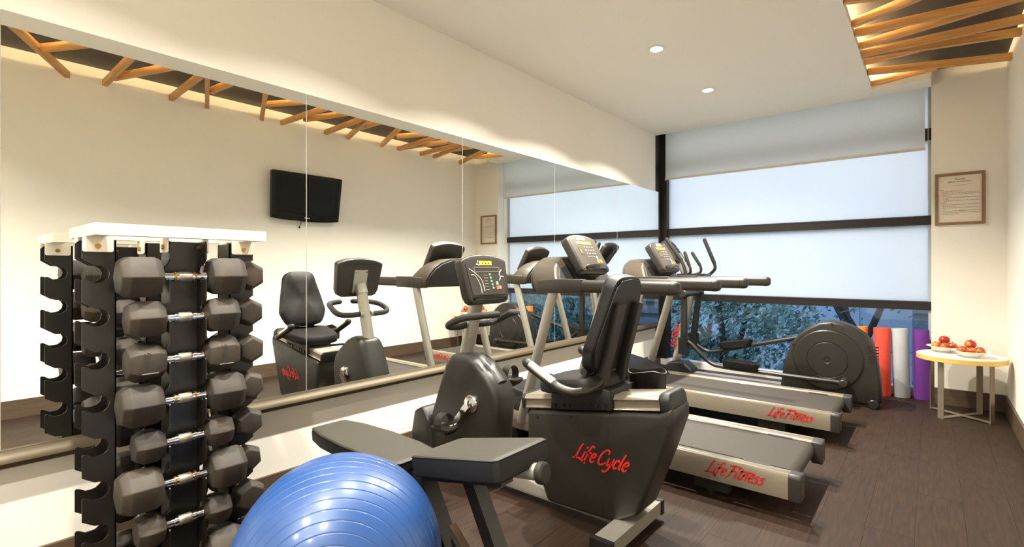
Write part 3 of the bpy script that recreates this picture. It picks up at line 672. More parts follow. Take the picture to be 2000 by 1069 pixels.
# cranks and pedals
for s_, dx, dz in ((-1, -.115, -.135), (1, .05, .10)):
    y0 = C + .10 * s_; y1 = C + .135 * s_
    MB().lathe([(.05, 0), (.05, .012), (.044, .018), (.02, .02), (.018, .012), (.001, .012)], (.64, y0, .46), (0, s_, 0), 24).build('crank_boss', 'chrome', bk)
    cr = MB().hull([V(.64 + dx * t_ + nx_, y1 + e_, .46 + dz * t_ + nz_) for t_, nx_, nz_, e_ in ((0, -.014, .012, -.006 * s_), (0, .014, -.012, -.006 * s_), (0, .014, -.012, .006 * s_), (0, -.014, .012, .006 * s_), (1, -.012, .010, -.006 * s_), (1, .012, -.010, -.006 * s_), (1, .012, -.010, .006 * s_), (1, -.012, .010, .006 * s_))], .004)
    bmesh.ops.recalc_face_normals(cr.bm, faces=cr.bm.faces[:]); cr.build('crank_arm', 'chrome', bk)
    pc = V(.64 + dx - .01, C + .19 * s_, .46 + dz - .005)
    def pr_(k, h): return [pc + V(a, b2, h) for a, b2 in rrect(.15 * k, .10 * k, .03 * k, 4)]
    pd = MB().loft([pr_(.35, -.04), pr_(.8, -.02), pr_(1, .0), pr_(1, .008), pr_(.94, .008), pr_(.9, .004), pr_(.3, .004)]).build('pedal', 'charcoal', bk)
    st = MB(); R_ = [(-.045, .0), (-.05, .03), (-.035, .065), (0, .08), (.035, .065), (.05, .03), (.045, .0)]
    P = catmull([V(0, a, b2) for a, b2 in R_], 4)
    st.loft([[pc + p + V(-.03, 0, 0), pc + p + V(.022, 0, 0), pc + p * 1.05 + V(.022, 0, 0), pc + p * 1.05 + V(-.03, 0, 0)] for p in P]).build('toe_strap', 'charcoal', pd)
    MB().cyl((.64 + dx, y1, .46 + dz), (.64 + dx, C + .17 * s_, .46 + dz), .008, 8).build('pedal_axle', 'chrome', bk)
# rear shroud
rs = [(1.032, .492), (1.034, .32), (1.10, .19), (1.158, .062), (1.53, .078), (1.645, .145), (1.745, .41), (1.80, .575), (1.797, .64), (1.74, .604), (1.4, .553)]
sh = MB().prism([(a, C - .10, b2) for a, b2 in rs], (0, .20, 0), .02, 3, 30).build('rear_shroud', 'charcoal', bk)
lettering('Life Cycle', (1.325, C - .1005, .322), (1, 0, 0), (0, 0, 1), .27, 'red_print', sh, thick=.065)
lettering('Life Cycle', (1.62, C + .1005, .322), (-1, 0, 0), (0, 0, 1), .27, 'red_print', sh, thick=.065)
for s_ in (-1, 1):
    for a, b2 in ((1.17, .1), (1.47, .11), (1.60, .33), (1.77, .56), (1.10, .47), (1.3, .51)): MB().cyl((a, C + s_ * .099, b2), (a, C + s_ * .102, b2), .007, 8).build('screw_recess', 'black_plastic', sh)
# inclined seat rail
rd = V(.723, 0, .112).normalized(); rn = V(-rd.z, 0, rd.x); ra = V(1.012, C, .50)
def railp(y, h): return ra + V(0, y, 0) + rn * h
MB().prism([railp(*p) for p in ((-.088, 0), (-.088, .006), (-.078, .008), (-.078, .042), (-.088, .046), (-.07, .066), (.07, .066), (.088, .046), (.078, .042), (.078, .008), (.088, .006), (.088, 0))], rd * .735, .002, 1).build('seat_rail', 'aluminium', bk)
e0 = ra + rd * .735
MB().prism([e0 + V(0, a, 0) + rn * b2 for a, b2 in ((-.093, -.005), (-.093, .05), (-.07, .075), (.07, .075), (.093, .05), (.093, -.005))], rd * .055, .012, 3).build('rail_cap', 'charcoal_dark', bk)
MB().prism([ra - rd * .02 + V(0, a, 0) + rn * b2 for a, b2 in ((-.09, -.005), (-.09, .05), (-.07, .07), (.07, .07), (.09, .05), (.09, -.005))], rd * .02, .006, 2).build('rail_cap', 'charcoal_dark', bk)
# seat carriage
c0 = ra + rd * .175
cg = MB().prism([c0 + V(0, -.11, 0) + rd * a + rn * b2 for a, b2 in ((.0, -.0), (.34, .0), (.345, .09), (.27, .115), (.02, .09))], (0, .22, 0), .008, 2).build('seat_carriage', 'charcoal_dark', bk)
for a in (.03, .08, .115, .23, .27, .305): MB().cyl(c0 + rd * a + rn * .022 + V(0, -.112, 0), c0 + rd * a + rn * .022 + V(0, -.118, 0), .012 if a in (.03, .23, .305) else .009, 12).build('carriage_bolt', 'black_plastic', cg)
MB().tube([c0 + rd * .02 + V(0, .11, .05), c0 + rd * -.02 + V(0, .17, .06), c0 + rd * -.04 + V(0, .2, .065)], .009, 8, dome=True).build('release_lever', 'black_plastic', bk)
# seat cushion (rounded, widest at the rear)
sc_ = V(1.30, C, .665); su = V(.985, 0, .17).normalized(); sn = V(-.17, 0, .985).normalized()
so = catmull([V(a, b2, 0) for a, b2 in ((-.19, 0), (-.18, -.10), (-.12, -.165), (0, -.19), (.12, -.20), (.17, -.15), (.18, 0), (.17, .15), (.12, .20), (0, .19), (-.12, .165), (-.18, .10), (-.19, 0))], 3)[:-1]
def sring(k, h): return [sc_ + su * p.x * k + V(0, p.y * k, 0) + sn * h for p in so]
MB().loft([sring(.9, -.03), sring(.99, -.022), sring(1, .0), sring(.985, .02), sring(.93, .035), sring(.7, .043), sring(.25, .038)]).build('seat_pad', 'leather_side', bk)
# backrest, tapering to the top, leaning back
bu = V(.27, 0, 1).normalized(); bn_ = V(-1, 0, .27).normalized(); bc = V(1.475, C, .965)
bo = [(-.155, -.20), (-.10, -.232), (.10, -.232), (.155, -.20), (.187, -.13), (.188, -.08), (.14, .14), (.125, .19), (.09, .222), (.0, .23), (-.09, .222), (-.125, .19), (-.14, .14), (-.188, -.08), (-.187, -.13)]
bo = [(p.x, p.y) for p in catmull([V(a, b2, 0) for a, b2 in bo + bo[:1]], 3)[:-1]]
def bring(k, h): return [bc + V(0, a * k, 0) + bu * (b2 * (k if k < .9 else 1 - (1 - k) * .8)) + bn_ * (h - .02 * (1 - (b2 / .23) ** 2) * (1 if h > .03 else 0)) for a, b2 in bo]
MB().loft([bring(.97, -.03), bring(1, -.024), bring(1, .02), bring(.975, .038), bring(.9, .048), bring(.6, .05), bring(.2, .048)]).build('backrest', 'leather_side', bk)
MB().prism([bc + V(0, a * .95, 0) + bu * b2 * .96 - bn_ * .030 for a, b2 in bo[::3]], bn_ * -.006, 0).build('backrest_shell', 'charcoal_dark', bk)
for yy in (-.085, .085):
    P = [bc - bn_ * .05 + bu * .11, bc - bn_ * .052 - bu * .18, bc - bn_ * .06 - bu * .26, c0 + rd * .30 + rn * .115 - V(0, 0, 0)]
    P = [V(p.x, C + yy, p.z) for p in P]
    MB().loft([frame_pts(rrect(.042, .05, .006, 2), p, (0, 1, 0), (1, 0, .0)) for p in P]).build('backrest_post', 'charcoal', bk)
    MB().cyl((P[0] + P[1]) / 2 + V(.02, 0, .07), (P[0] + P[1]) / 2 + V(.031, 0, .07), .006, 8).build('post_bolt', 'black_plastic', bk)
MB().cyl((1.40, C - .15, .745), (1.40, C - .06, .745), .018, 10).build('recline_knob', 'charcoal_dark', bk)
# side handles
for s_ in (-1, 1):
    h = MB().tube([(1.46, C + .10 * s_, .70), (1.44, C + .17 * s_, .675), (1.40, C + .235 * s_, .668), (1.33, C + .25 * s_, .682), (1.30, C + .25 * s_, .70)], .021, 12).build('side_handle', 'charcoal', bk)
    g = MB().tube([(1.305, C + .25 * s_, .697), (1.16, C + .245 * s_, .765)], .0225, 14, smooth=False).build('pulse_grip', 'grip_metal' , h)
    MB().tube([(1.165, C + .245 * s_, .7625), (1.145, C + .245 * s_, .772)], .0235, 14, smooth=False, dome=True).build('grip_cap', 'charcoal_dark', h)
    gd = V(-.145, -.005 * s_, .068).normalized()
    MB().tube([V(1.305, C + .25 * s_, .697) - V(0, 0, .004), V(1.16, C + .245 * s_, .765) - V(0, 0, .004)], .0225, 14, smooth=False).build('grip_underside', 'charcoal_dark', h)
# accessory holder
ah = rrect(.20, .10, .045, 5)
def ar(k, h): return [V(1.505, C + .29, h) + V(a * k, b2 * k, .012 * math.sin(a * 30)) for a, b2 in ah]
MB().loft([ar(.9, .60), ar(.96, .605), ar(1, .685), ar(1.02, .695), ar(.95, .697), ar(.9, .62), ar(.2, .615)]).build('bottle_holder', 'charcoal', bk)
MB().box(1.42, 1.46, C + .10, C + .26, .61, .64, .006).build('holder_arm', 'charcoal', bk)
# feet and base
MB().box(1.53, 1.62, C - .29, C + .21, .035, .095, .02, 3).build('rear_stabiliser', 'silver', bk)
for yy in (C - .305, C + .195): MB().box(1.525, 1.625, yy, yy + .03, .03, .098, .014, 3).build('stabiliser_cap', 'black_plastic', bk)
for yy in (C - .25, C + .16): MB().cyl((1.575, yy, 0), (1.575, yy, .04), .022, 12).build('foot_pad', 'black_plastic', bk)
MB().prism([(.80, C - .06, .04), (.80, C - .06, .16), (1.2, C - .06, .08), (1.55, C - .06, .075), (1.55, C - .06, .045)], (0, .12, 0), .008, 2).build('base_beam', 'silver', bk)
MB().box(.25, .35, C - .26, C + .26, .02, .07, .016, 3).build('front_stabiliser', 'silver', bk)
for yy in (-.22, .22): MB().cyl((.30, C + yy, 0), (.30, C + yy, .03), .022, 12).build('foot_pad', 'black_plastic', bk)

# ================================================================== BENCH
be = thing('weight_bench', (1.1, 1.25, 0), 'black padded adjustable weight bench behind the blue ball', 'bench')
BY = 1.245
def pad(outline, c, u, n, th, name):
    c = V(*c); u = V(*u).normalized(); n = V(*n).normalized(); v = V(0, 1, 0)
    def rg(k, h): 
        return [c + u * (p[0] - math.copysign(k, p[0])) + v * (p[1] - math.copysign(k, p[1])) + n * h for p in outline]
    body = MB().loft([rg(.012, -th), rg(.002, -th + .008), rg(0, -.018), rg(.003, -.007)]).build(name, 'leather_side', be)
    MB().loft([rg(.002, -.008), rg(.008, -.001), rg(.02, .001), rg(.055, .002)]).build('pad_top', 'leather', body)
    P = [q + n * .001 for q in rg(.0015, -.0065)]; 
    MB().tube(P + P[:1], .0022, 6, smooth=False).build('piping', 'leather_side', body)
    return body
def sm(pts, n=3): return [(p.x, p.y) for p in catmull([V(a, b2, 0) for a, b2 in pts + pts[:1]], n)[:-1]]
bo_ = [(-.325, -.07), (-.315, -.085), (-.20, -.112), (0, -.125), (.20, -.12), (.315, -.10), (.325, -.085), (.325, .085), (.315, .10), (.20, .12), (0, .125), (-.20, .112), (-.315, .085), (-.325, .07)]
pad(bo_, (.79, BY, .50), (1, 0, .0), (0, 0, 1), .065, 'back_pad')
so_ = [(-.215, -.115), (-.205, -.13), (.20, -.14), (.215, -.125), (.215, .125), (.20, .14), (-.205, .13), (-.215, .115)]
sd = V(.40, 0, .085).normalized()
pad(so_, (1.395, BY + .03, .592), sd, (-sd.z, 0, sd.x), .075, 'seat_pad')
MB().tube([(.55, BY, .415), (1.15, BY, .415)], .025, 4, smooth=False).build('back_support', 'black_steel', be)
MB().obox((1.36, BY, .50), sd, (0, 1, 0), (-sd.z, 0, sd.x), .20, .03, .025, .004).build('seat_support', 'black_steel', be)
MB().obox((1.28, BY - .02, .27), V(.62, 0, -1).normalized(), (0, 1, 0), V(1, 0, .62).normalized(), .24, .032, .022, .004).build('adjuster_bar', 'black_steel', be)
for k in range(6): MB().sphere(V(1.28, BY - .055, .27) + V(.62, 0, -1).normalized() * (-.14 + .055 * k), .012, 8, 6).build('adjuster_hole', 'black_plastic', be)
MB().obox((1.52, BY, .28), V(.55, 0, -1).normalized(), (0, 1, 0), V(1, 0, .55).normalized(), .30, .028, .024, .004).build('front_leg', 'black_steel', be)
MB().obox((1.44, BY, .17), V(1, 0, -.85).normalized(), (0, 1, 0), V(.85, 0, 1).normalized(), .19, .016, .012, .003).build('brace', 'chrome', be)
MB().obox((.75, BY, .22), V(-.30, 0, -1).normalized(), (0, 1, 0), V(1, 0, -.3).normalized(), .22, .028, .024, .004).build('rear_leg', 'black_steel', be)
MB().box(.64, .72, BY - .26, BY + .26, 0.0, .05, .01).build('rear_foot', 'black_steel', be)
MB().box(1.63, 1.70, BY - .26, BY + .26, 0.0, .05, .01).build('front_foot', 'black_steel', be)
MB().box(.68, 1.68, BY - .025, BY + .025, .03, .075, .006).build('base_beam', 'black_steel', be)
MB().tube([(1.45, BY + .05, .535), (1.645, BY + .07, .555)], .028, 14, smooth=False).build('roller_post', 'silver', be)
MB().cyl((1.635, BY + .068, .553), (1.665, BY + .071, .556), .036, 20, ch=.006).build('roller_end', 'charcoal', be)

# ================================================================== EXERCISE BALL
BC, BR = V(1.21, .854, .314), .314
pole = V(.80, -.60, .12).normalized()
prof = []; th = []
k = 6.0
while k < 175: th.append(k); k += 5.6
ang = [i * 1.4 for i in range(1, 128)]
pts = sorted([(a, 0) for a in ang if min(abs(a - t) for t in th) > .7] + [(t + d, 0) for t in th for d in (-.55, -.22, .22, .55)] + [(t, 1) for t in th])
for a, g in pts:
    r = BR - (.0022 if g else 0); a = math.radians(a); prof.append((r * math.sin(a), r * math.cos(a)))
ball = MB().lathe(prof, BC, pole, 96).build('exercise_ball', 'ball_blue', None, org=(BC.x, BC.y, 0), smooth=180)
tag(ball, 'shiny blue ribbed exercise ball in front of the bench', 'exercise ball')

# ================================================================== DUMBBELL RACK
rk = thing('dumbbell_rack', (.366, .648, 0), 'black steel dumbbell tower with white top frame beside the mirror', 'rack')
RX, RY = .366, .6475
ZS = [1.189 - .1485 * i for i in range(8)]
def flange_outline(L):
    """(depth from web, z) outline; depth L is the lip"""
    o = [(0, .02), (0, 1.318), (L - .012, 1.318), (L, 1.306)]
    for z in ZS:
        o += [(L, z + .064), (L - .034, z + .040)]
        c = (L - .045, z + .010)
        for a in (75, 40, 5, -30, -65, -90): o.append((c[0] + .030 * -math.cos(math.radians(180 - 0)) * 0 - .030 * math.cos(math.radians(a)), c[1] + .030 * math.sin(math.radians(a))))
        o += [(L - .030, z - .020), (L - .012, z - .008), (L - .004, z - .006), (L, z - .010)]
    o += [(L, .03), (L - .01, .02)]
    return o
FLO = flange_outline(.093)
def channel(web, out, side, halfw=.06):
    """web: centre of the web (x,y); out: outward dir; side: lateral dir"""
    out = V(*out); side = V(*side); w = V(web[0], web[1], 0); t = .0045
    ch = MB().hull([w + side * (halfw * i) + out * o_ + V(0, 0, z) for z in (.02, 1.318) for i, o_ in ((-1, 0), (1, 0), (1, t), (-1, t))])
    bmesh.ops.recalc_face_normals(ch.bm, faces=ch.bm.faces[:]); ch.build('channel_web', 'black_steel', rk, smooth=0)
    for s_ in (-1, 1):
        f_ = MB().prism([w + side * halfw * s_ + out * d + V(0, 0, z) for d, z in FLO], side * -t * s_, 0).build('slotted_flange', 'black_steel', rk, smooth=0)
        b = w + side * (halfw + .001) * s_
        br = MB().prism([b + out * d + V(0, 0, z) for d, z in ((.008, 1.335), (.008, 1.281), (.010, 1.277), (.014, 1.275), (.087, 1.275), (.091, 1.277), (.093, 1.281), (.093, 1.335))], side * .005 * s_, .0015, 1).build('bracket', 'rack_white', rk)
        MB().cyl(b + out * .052 + V(0, 0, 1.296) + side * .005 * s_, b + out * .052 + V(0, 0, 1.296) + side * .012 * s_, .009, 6).build('bolt', 'brass', br)
        MB().cyl(b + out * .052 + V(0, 0, 1.296) - side * .005 * s_, b + out * .052 + V(0, 0, 1.296) - side * .02 * s_, .005, 8).build('bolt_end', 'brass', br)
channel((.457, RY), (1, 0, 0), (0, 1, 0)); channel((.275, RY), (-1, 0, 0), (0, 1, 0))
channel((RX, .463), (0, -1, 0), (1, 0, 0)); channel((RX, .832), (0, 1, 0), (1, 0, 0))
for a in ((.166, .566, .378, .43), (.166, .566, .865, .917), (.166, .218, .43, .865), (.514, .566, .43, .865)): MB().box(*a, 1.328, 1.367, .003, 1).build('top_beam', 'rack_white', rk, smooth=0)
for a in ((.30, .432, .47, .83), (.12, .61, .55, .60), (.12, .61, .69, .74)): MB().box(*a, 0, .022, .003, 1).build('base_plate', 'black_steel', rk, smooth=0)
MB().box(.30, .432, .33, .47, 0, .02, .003, 1).build('base_plate', 'black_steel', rk, smooth=0)
MB().box(.30, .432, .83, .97, 0, .02, .003, 1).build('base_plate', 'black_steel', rk, smooth=0)

ORD = ['topmost', 'second from top', 'third from top', 'fourth from top', 'fifth from top', 'sixth from top', 'seventh from top', 'lowest']
def dumbbell(c, ax, r, hl, L, rot, label, group, side_grip, mark=None):
    """c: centre, ax: axis, r: hexagon radius, hl: head length, L: total length"""
    ax = V(*ax); c = V(*c)
    t = thing('dumbbell', c, label, 'dumbbell', group)
    v = V(0, 0, 1); u = ax.cross(v)
    def hexr(k, d): return [c + ax * d + u * r * k * math.cos(rot + PI / 3 * i) + v * r * k * math.sin(rot + PI / 3 * i) for i in range(6)]
    for s_ in (-1, 1):
        e = L / 2; b = MB().loft([hexr(k, s_ * d) for k, d in ((.62, e - hl), (.82, e - hl + .004), (1, e - hl + .028), (1, e - .026), (.80, e - .004), (.72, e))])
        b._bev(b.bm.faces[:], .0035, 2, 15); hd = b.build('head', 'rubber', t)
        if mark:
            a = rot + PI / 6 + PI / 3 * mark[1]; nn = u * math.cos(a) + v * math.sin(a); apo = r * math.cos(PI / 6)
            pc = c + ax * s_ * (e - hl / 2) + nn * (apo + .0006); vv = nn.cross(ax)
            if vv.z < 0: vv = -vv
            uu = vv.cross(nn)
            print_text(mark[0], pc - vv * -.008 + uu * -.0, vv, -uu, .027, 'black_print', hd, 'CENTER')
            MB().obox(pc - vv * .033, uu, vv, nn, .024, .0012, .0015).build('rib_mark', 'grey_print', hd, smooth=0)
    i = L / 2 - hl
    MB().lathe([(.010, -i - .004), (.015, -i + .006), (.0135, -i + .012), (.0135, -.034), (.0165, -.034), (.0165, -.026), (.0155, -.026), (.0155, .026), (.0165, .026), (.0165, .034), (.0135, .034), (.0135, i - .012), (.015, i - .006), (.010, i + .004)], c, ax, 16).build('handle', 'chrome', t)
    MB().lathe([(.0165, -.021), (.0175, -.019), (.0175, .019), (.0165, .021)], c, ax, 16).build('knurled_grip', 'knurl', t)
    for q in (-.035, .029): MB().lathe([(.0172, q), (.0172, q + .007)], c, ax, 14).build('grip_ring', side_grip, t)
front = [(.080, .125, .40, .0, None), (.072, .112, .355, .12, None), (.070, .112, .355, .52, ('10KG', -1)), (.079, .125, .395, .10, None), (.062, .092, .315, .08, None), (.084, .125, .40, .30, None), (.060, .085, .30, .10, None), (.078, .12, .38, .2, None)]
for k, (r, hl, L, rot, mk) in enumerate(front):
    dumbbell((.510, RY, ZS[k]), (0, 1, 0), r, hl, L, rot, 'black hex dumbbell on the front of the rack, ' + ORD[k], 'dumbbells on the front of the rack', 'brass' if k in (0, 3, 5) else 'chrome', mk)
right = [(.060, .09, .33, .5), (.058, .09, .32, .5), (.060, .09, .33, .55), (.060, .09, .33, .35), (.060, .09, .31, .45), (.055, .08, .30, .4), (.064, .09, .33, .55), (.05, .08, .28, .15)]
for k, (r, hl, L, rot) in enumerate(right):
    dumbbell((RX, .832 + .048, ZS[k]), (1, 0, 0), r, hl, L, rot, 'black hex dumbbell on the window side of the rack, ' + ORD[k], 'dumbbells on the window side of the rack', 'chrome')
for k in range(8):
    dumbbell((.275 - .048, RY, ZS[k]), (0, 1, 0), .058 + .004 * (k % 3), .09, .33, .2 * k, 'black hex dumbbell on the mirror side of the rack, ' + ORD[k], 'dumbbells on the mirror side of the rack', 'chrome')

# ================================================================== YOGA MATS
def yoga_mat(name_col, c, h, r, lean, label):
    t = thing('yoga_mat', c, label, 'yoga mat', 'rolled yoga mats against the window')
    top = V(c[0] + lean[0], c[1] + lean[1], h); base = V(*c); ax = (top - base).normalized(); L = (top - base).length
    MB().lathe([(r * .98, 0), (r, .004), (r, L - .004), (r * .98, L), (r * .93, L), (r * .92, L - .003), (r * .80, L - .003), (r * .80, L), (r * .70, L), (r * .69, L - .004), (r * .55, L - .004), (r * .55, L), (r * .45, L), (r * .44, L - .004), (r * .2, L - .006), (.001, L - .006)], base, ax, 32).build('roll', 'mat_' + name_col, t, smooth=50)
    u = ax.cross(V(0, -1, 0)).normalized()
    f = u * math.cos(.5) * -1 + V(0, -1, 0) * math.sin(.5)
    MB().obox(base + ax * L / 2 + f * r, f.cross(ax), ax, f, .012, L / 2 - .003, .0025, .001).build('loose_edge', 'mat_' + name_col, t, smooth=0)
    return t
yoga_mat('orange', (2.085, 6.05, 0), .64, .055, (0, .0), 'orange rolled yoga mat half hidden behind the elliptical housing')
yoga_mat('red', (2.262, 5.98, 0), .645, .066, (-.008, .02), 'red rolled yoga mat standing beside the grey one')
yoga_mat('grey', (2.408, 6.02, 0), .645, .064, (-.022, .01), 'pale grey rolled yoga mat between red and purple ones')
yoga_mat('purple', (2.555, 6.035, 0), .645, .062, (-.01, .01), 'purple rolled yoga mat nearest the cream column')

# ================================================================== SIDE TABLE, BOWLS, APPLES
TX, TY, TR, TH = 2.805, 5.545, .285, .505
tb = thing('side_table', (TX, TY, 0), 'round white side table with crossed metal legs', 'table')
MB().lathe([(TR - .002, TH - .002), (TR - .004, TH), (.001, TH)], (TX, TY, 0), (0, 0, 1), 64, cap=False).build('table_top', 'table_white', tb)
MB().lathe([(.001, TH - .042), (TR - .004, TH - .042), (TR, TH - .040), (TR, TH - .004), (TR - .002, TH - .0021)], (TX, TY, 0), (0, 0, 1), 64, cap=False).build('edge_band', 'table_edge', tb)
for a in (math.radians(56), math.radians(143)):
    d = V(math.cos(a), math.sin(a), 0); q = V(-d.y, d.x, 0); Lg = .225; cN = V(TX, TY, 0); hw, th = .022, .006
    for s_ in (-1, 1): MB().obox(cN + d * Lg * s_ + V(0, 0, (TH - .042) / 2), d, q, (0, 0, 1), th / 2, hw, (TH - .042) / 2, .001, 1).build('leg', 'steel_brushed', tb, smooth=0)
    MB().obox(cN + V(0, 0, .004 if a < 1 else .0105), d, q, (0, 0, 1), Lg - th / 2, hw, .003 if a > 1 else .0035, .0008, 1).build('cross_bar', 'steel_brushed', tb, smooth=0)
apple_me = None
def apple(c, r, rz, tilt, label, group):
    global apple_me
    t = thing('apple', c, label, 'apple', group)
    t.rotation_euler = (tilt, tilt * .6, rz); t.scale = (r / .037,) * 3
    if apple_me is None:
        pr = []
        for i in range(0, 19):
            a = PI * i / 18; rr = .037 * math.sin(a) * (1 + .10 * math.cos(a)); zz_ = .034 * -math.cos(a) + (-.010 * math.exp(-(rr / .010) ** 2) if a > PI / 2 else .006 * math.exp(-(rr / .010) ** 2))
            pr.append((rr, zz_))
        b = MB().lathe(pr, (0, 0, 0), (0, 0, 1), 24, cap=True); o = b.build('flesh', 'apple_skin', t, org=(0, 0, 0), smooth=60)
        s_ = MB().tube([(0, 0, .022), (.001, 0, .034), (.004, 0, .042)], .0015, 5).build('stem', 'bark', t, org=(0, 0, 0))
        apple_me = (o.data, s_.data)
    else:
        for nm, me in zip(('flesh', 'stem'), apple_me):
            o = bpy.data.objects.new(nm, me); COL.objects.link(o); o.parent = t
for bi, (bx0, by0, pos, btxt) in enumerate(((2.705, 5.655, 'left', 'the left white bowl'), (2.862, 5.46, 'right', 'the right white bowl'))):
    bw = thing('fruit_bowl', (bx0, by0, TH), 'white wide-rimmed bowl of apples, ' + ('further left on the side table' if bi == 0 else 'nearer the right on the side table'), 'bowl', 'bowls of apples')
    MB().lathe([(.001, .004), (.04, .004), (.042, 0), (.052, 0), (.054, .006), (.075, .02), (.095, .04), (.120, .048), (.121, .051), (.094, .044), (.072, .025), (.05, .011), (.001, .009)], (bx0, by0, TH), (0, 0, 1), 40, cap=False).build('bowl_body', 'porcelain', bw)
    for (dx, dy, dz, tx) in ((-.052, -.004, .053, 'left of the lower apples in '), (.004, -.052, .053, 'front lower apple in '), (.052, .004, .053, 'right of the lower apples in '), (-.004, .052, .053, 'rear lower apple in '), (.0, .0, .1045, 'topmost apple in ')):
        apple((bx0 + dx, by0 + dy, TH + dz), .036 if dz < .1 else .038, random.uniform(0, 6), random.uniform(-.5, .5), 'red and yellow ' + tx + btxt if 'lower' not in tx else 'red and yellow apple, ' + tx + btxt, 'apples in ' + btxt)

# ================================================================== OUTSIDE
wbox('ground', 'grass', -60, 60, YW + .8, 80, -3.7, -3.5)
def leafcloud(b, c, rad, n, size, rnd):
    for _ in range(n):
        while True:
            p = V(rnd.uniform(-1, 1), rnd.uniform(-1, 1), rnd.uniform(-1, 1))
            if .25 < p.length < 1: break
        p = V(p.x * rad[0], p.y * rad[1], p.z * rad[2]) + c
        a = V(rnd.gauss(0, 1), rnd.gauss(0, 1), rnd.gauss(0, 1)).normalized(); q = a.orthogonal().normalized(); s_ = size * rnd.uniform(.6, 1.3)
        w = a.cross(q)
        b.bm.faces.new([b.bm.verts.new(z) for z in (p - q * s_, p + w * s_ * .5, p + q * s_, p - w * s_ * .5)])
def tree(x, y, h, crown, label, pale=False, seed=1, leaves=2600, lean=0.0, fork=.5, lsz=.06):
    rnd = random.Random(seed); zb = -3.5
    t = thing('tree', (x, y, zb), label, 'tree', 'trees outside the window')
    tk = MB(); tips = []
    def br(p, d, l, r, lev):
        e = p + d * l; m = p + d * l * .5 + V(rnd.uniform(-1, 1), rnd.uniform(-1, 1), 0) * l * .07
        tk.tube([p, m, e], [r, r * .85, r * .68], 7, sub=3)
        tips.append(e)
        if lev < 4:
            for _ in range(2 if lev < 3 else 3):
                a = rnd.uniform(0, 2 * PI); sp = rnd.uniform(.35, .75)
                nd = (d + V(math.cos(a), math.sin(a), .15) * sp).normalized()
                br(e, nd, l * rnd.uniform(.6, .8), r * .64, lev + 1)
    br(V(x, y, zb - .1), V(lean, 0, 1).normalized(), h * fork, .11, 0)
    tk.build('trunk', 'bark', t)
    if leaves:
        lf = MB()
        for k in range(14):
            a = rnd.uniform(0, 2 * PI); q = crown * rnd.uniform(.1, .85)
            leafcloud(lf, V(x + q * math.cos(a), y + q * math.sin(a), rnd.uniform(-2.2, 1.6)), (crown * .42, crown * .42, crown * .34), leaves // 14, lsz, rnd)
        o = lf.build('foliage', 'leaf_pale' if pale else 'leaf', t, smooth=0); o['kind'] = 'stuff'
def shrub(x, y, rx, rz, zc_, label, seed, pale=False, n=2200):
    rnd = random.Random(seed); t = thing('shrub', (x, y, -3.5), label, 'shrub', 'shrubs outside the window')
    b = MB()
    for k in range(7): leafcloud(b, V(x + rnd.uniform(-.6, .6) * rx, y + rnd.uniform(-.5, .5) * rx, zc_ + rnd.uniform(-.5, .5) * rz), (rx * .5, rx * .5, rz * .5), n // 7, .09, rnd)
    o = b.build('foliage', 'leaf_pale' if pale else 'leaf', t, smooth=0); o['kind'] = 'stuff'
    st = MB()
    for k in range(6):
        a = rnd.uniform(0, 2 * PI); st.tube([(x, y, -3.5), (x + .2 * rx * math.cos(a), y + .2 * rx * math.sin(a), (zc_ - 3.5) / 2), (x + .6 * rx * math.cos(a), y + .6 * rx * math.sin(a), zc_ + rz * .5)], [.04, .03, .012], 6, sub=3)
    st.build('stems', 'bark', t)
tree(1.0, 14.5, 6.4, 1.5, 'bare-branched tree outside above the elliptical housing', False, 3, 160, .05, .5)
tree(1.75, 14.0, 6.2, 1.4, 'leaning bare tree outside near the grey mat', False, 11, 120, -.10, .5)
tree(-1.0, 11.6, 5.8, 1.9, 'leafy green tree outside behind the pedals', True, 5, 9000, 0, .42)
tree(-3.0, 12.2, 5.8, 2.2, 'dark leafy tree outside left of the pedals', False, 8, 10000, 0, .42)
tree(-4.6, 13.5, 6.2, 2.4, 'dense tree outside at the left window post', False, 9, 9000, 0, .42)
tree(-2.6, 15.5, 6.4, 2.6, 'pale leafy tree outside between the bare trees', True, 14, 8000, 0, .42)
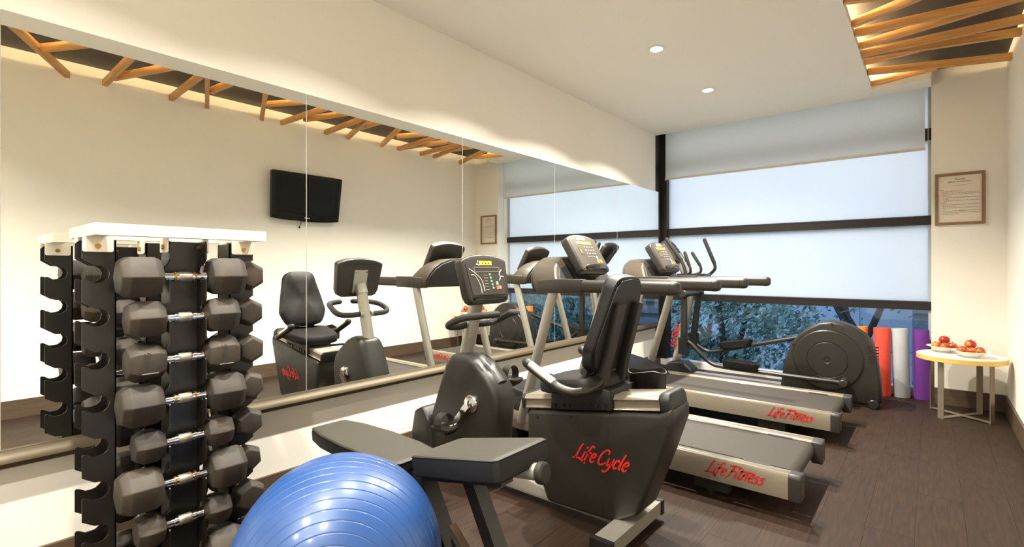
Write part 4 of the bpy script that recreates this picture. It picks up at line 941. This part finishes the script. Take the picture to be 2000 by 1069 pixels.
tree(5.2, 11.2, 5.6, 2.2, 'leafy tree outside seen in the mirror beside the treadmill', False, 31, 9000, 0, .42)
tree(8.0, 13.0, 6.0, 2.6, 'wide leafy tree outside seen in the mirror behind the uprights', True, 33, 9000, 0, .42)
shrub(.1, 9.6, 1.3, .9, -1.2, 'low leafy shrub outside below the pedals', 21, n=3600)
shrub(1.3, 10.6, 1.4, .9, -1.5, 'pale shrub outside beside the wheel housing', 22, True, 2600)
shrub(-1.6, 10.2, 1.6, 1.2, -1.2, 'wide shrub outside left of the elliptical mast', 23, n=4200)
shrub(-3.4, 11.6, 1.8, 1.4, -1.3, 'tall hedge shrub outside at the left', 24, True, 4200)
shrub(3.9, 9.4, 1.5, 1.2, -.9, 'round shrub outside seen in the mirror', 25, n=4200)
shrub(6.3, 10.6, 1.7, 1.4, -1.0, 'broad pale shrub outside seen in the mirror', 26, True, 4200)
bd = thing('office_building', (4, 22, -3.5), 'pale blue panelled building outside behind the bare trees', 'building')
MB().box(-9, 2.2, 22, 26, -3.5, 7).build('wall', 'facade_pale', bd, smooth=0)
pm_ = None
for i in range(7):
    for j in range(6):
        if pm_ is None:
            o = MB().box(.03, 1.47, -.04, .0, .03, 1.67, .01, 1).build('facade_panel', 'facade_panel', bd, org=(0, 0, 0), smooth=0); pm_ = o.data
        else:
            o = bpy.data.objects.new('facade_panel', pm_); COL.objects.link(o); o.parent = bd
        o.location = (2.15 - 10.5 + i * 1.5 - 4, 0, .1 + j * 1.7)
bd2 = thing('annex_building', (7, 17, -3.5), 'dark louvred building outside behind the purple mat', 'building')
MB().box(2.25, 12, 17, 21, -3.5, 7).build('wall', 'facade_dark', bd2, smooth=0)
pm_ = None
for j in range(24):
    if pm_ is None:
        o = MB().box(2.25, 12, 16.93, 17.0, -.13, .13, .01, 1).build('louvre', 'facade_slat', bd2, org=(7, 17, 0), smooth=0); pm_ = o.data
    else:
        o = bpy.data.objects.new('louvre', pm_); COL.objects.link(o); o.parent = bd2
    o.location = (0, 0, .3 + j * .42)

for o in bpy.data.objects:
    if '_org' in o: del o['_org']
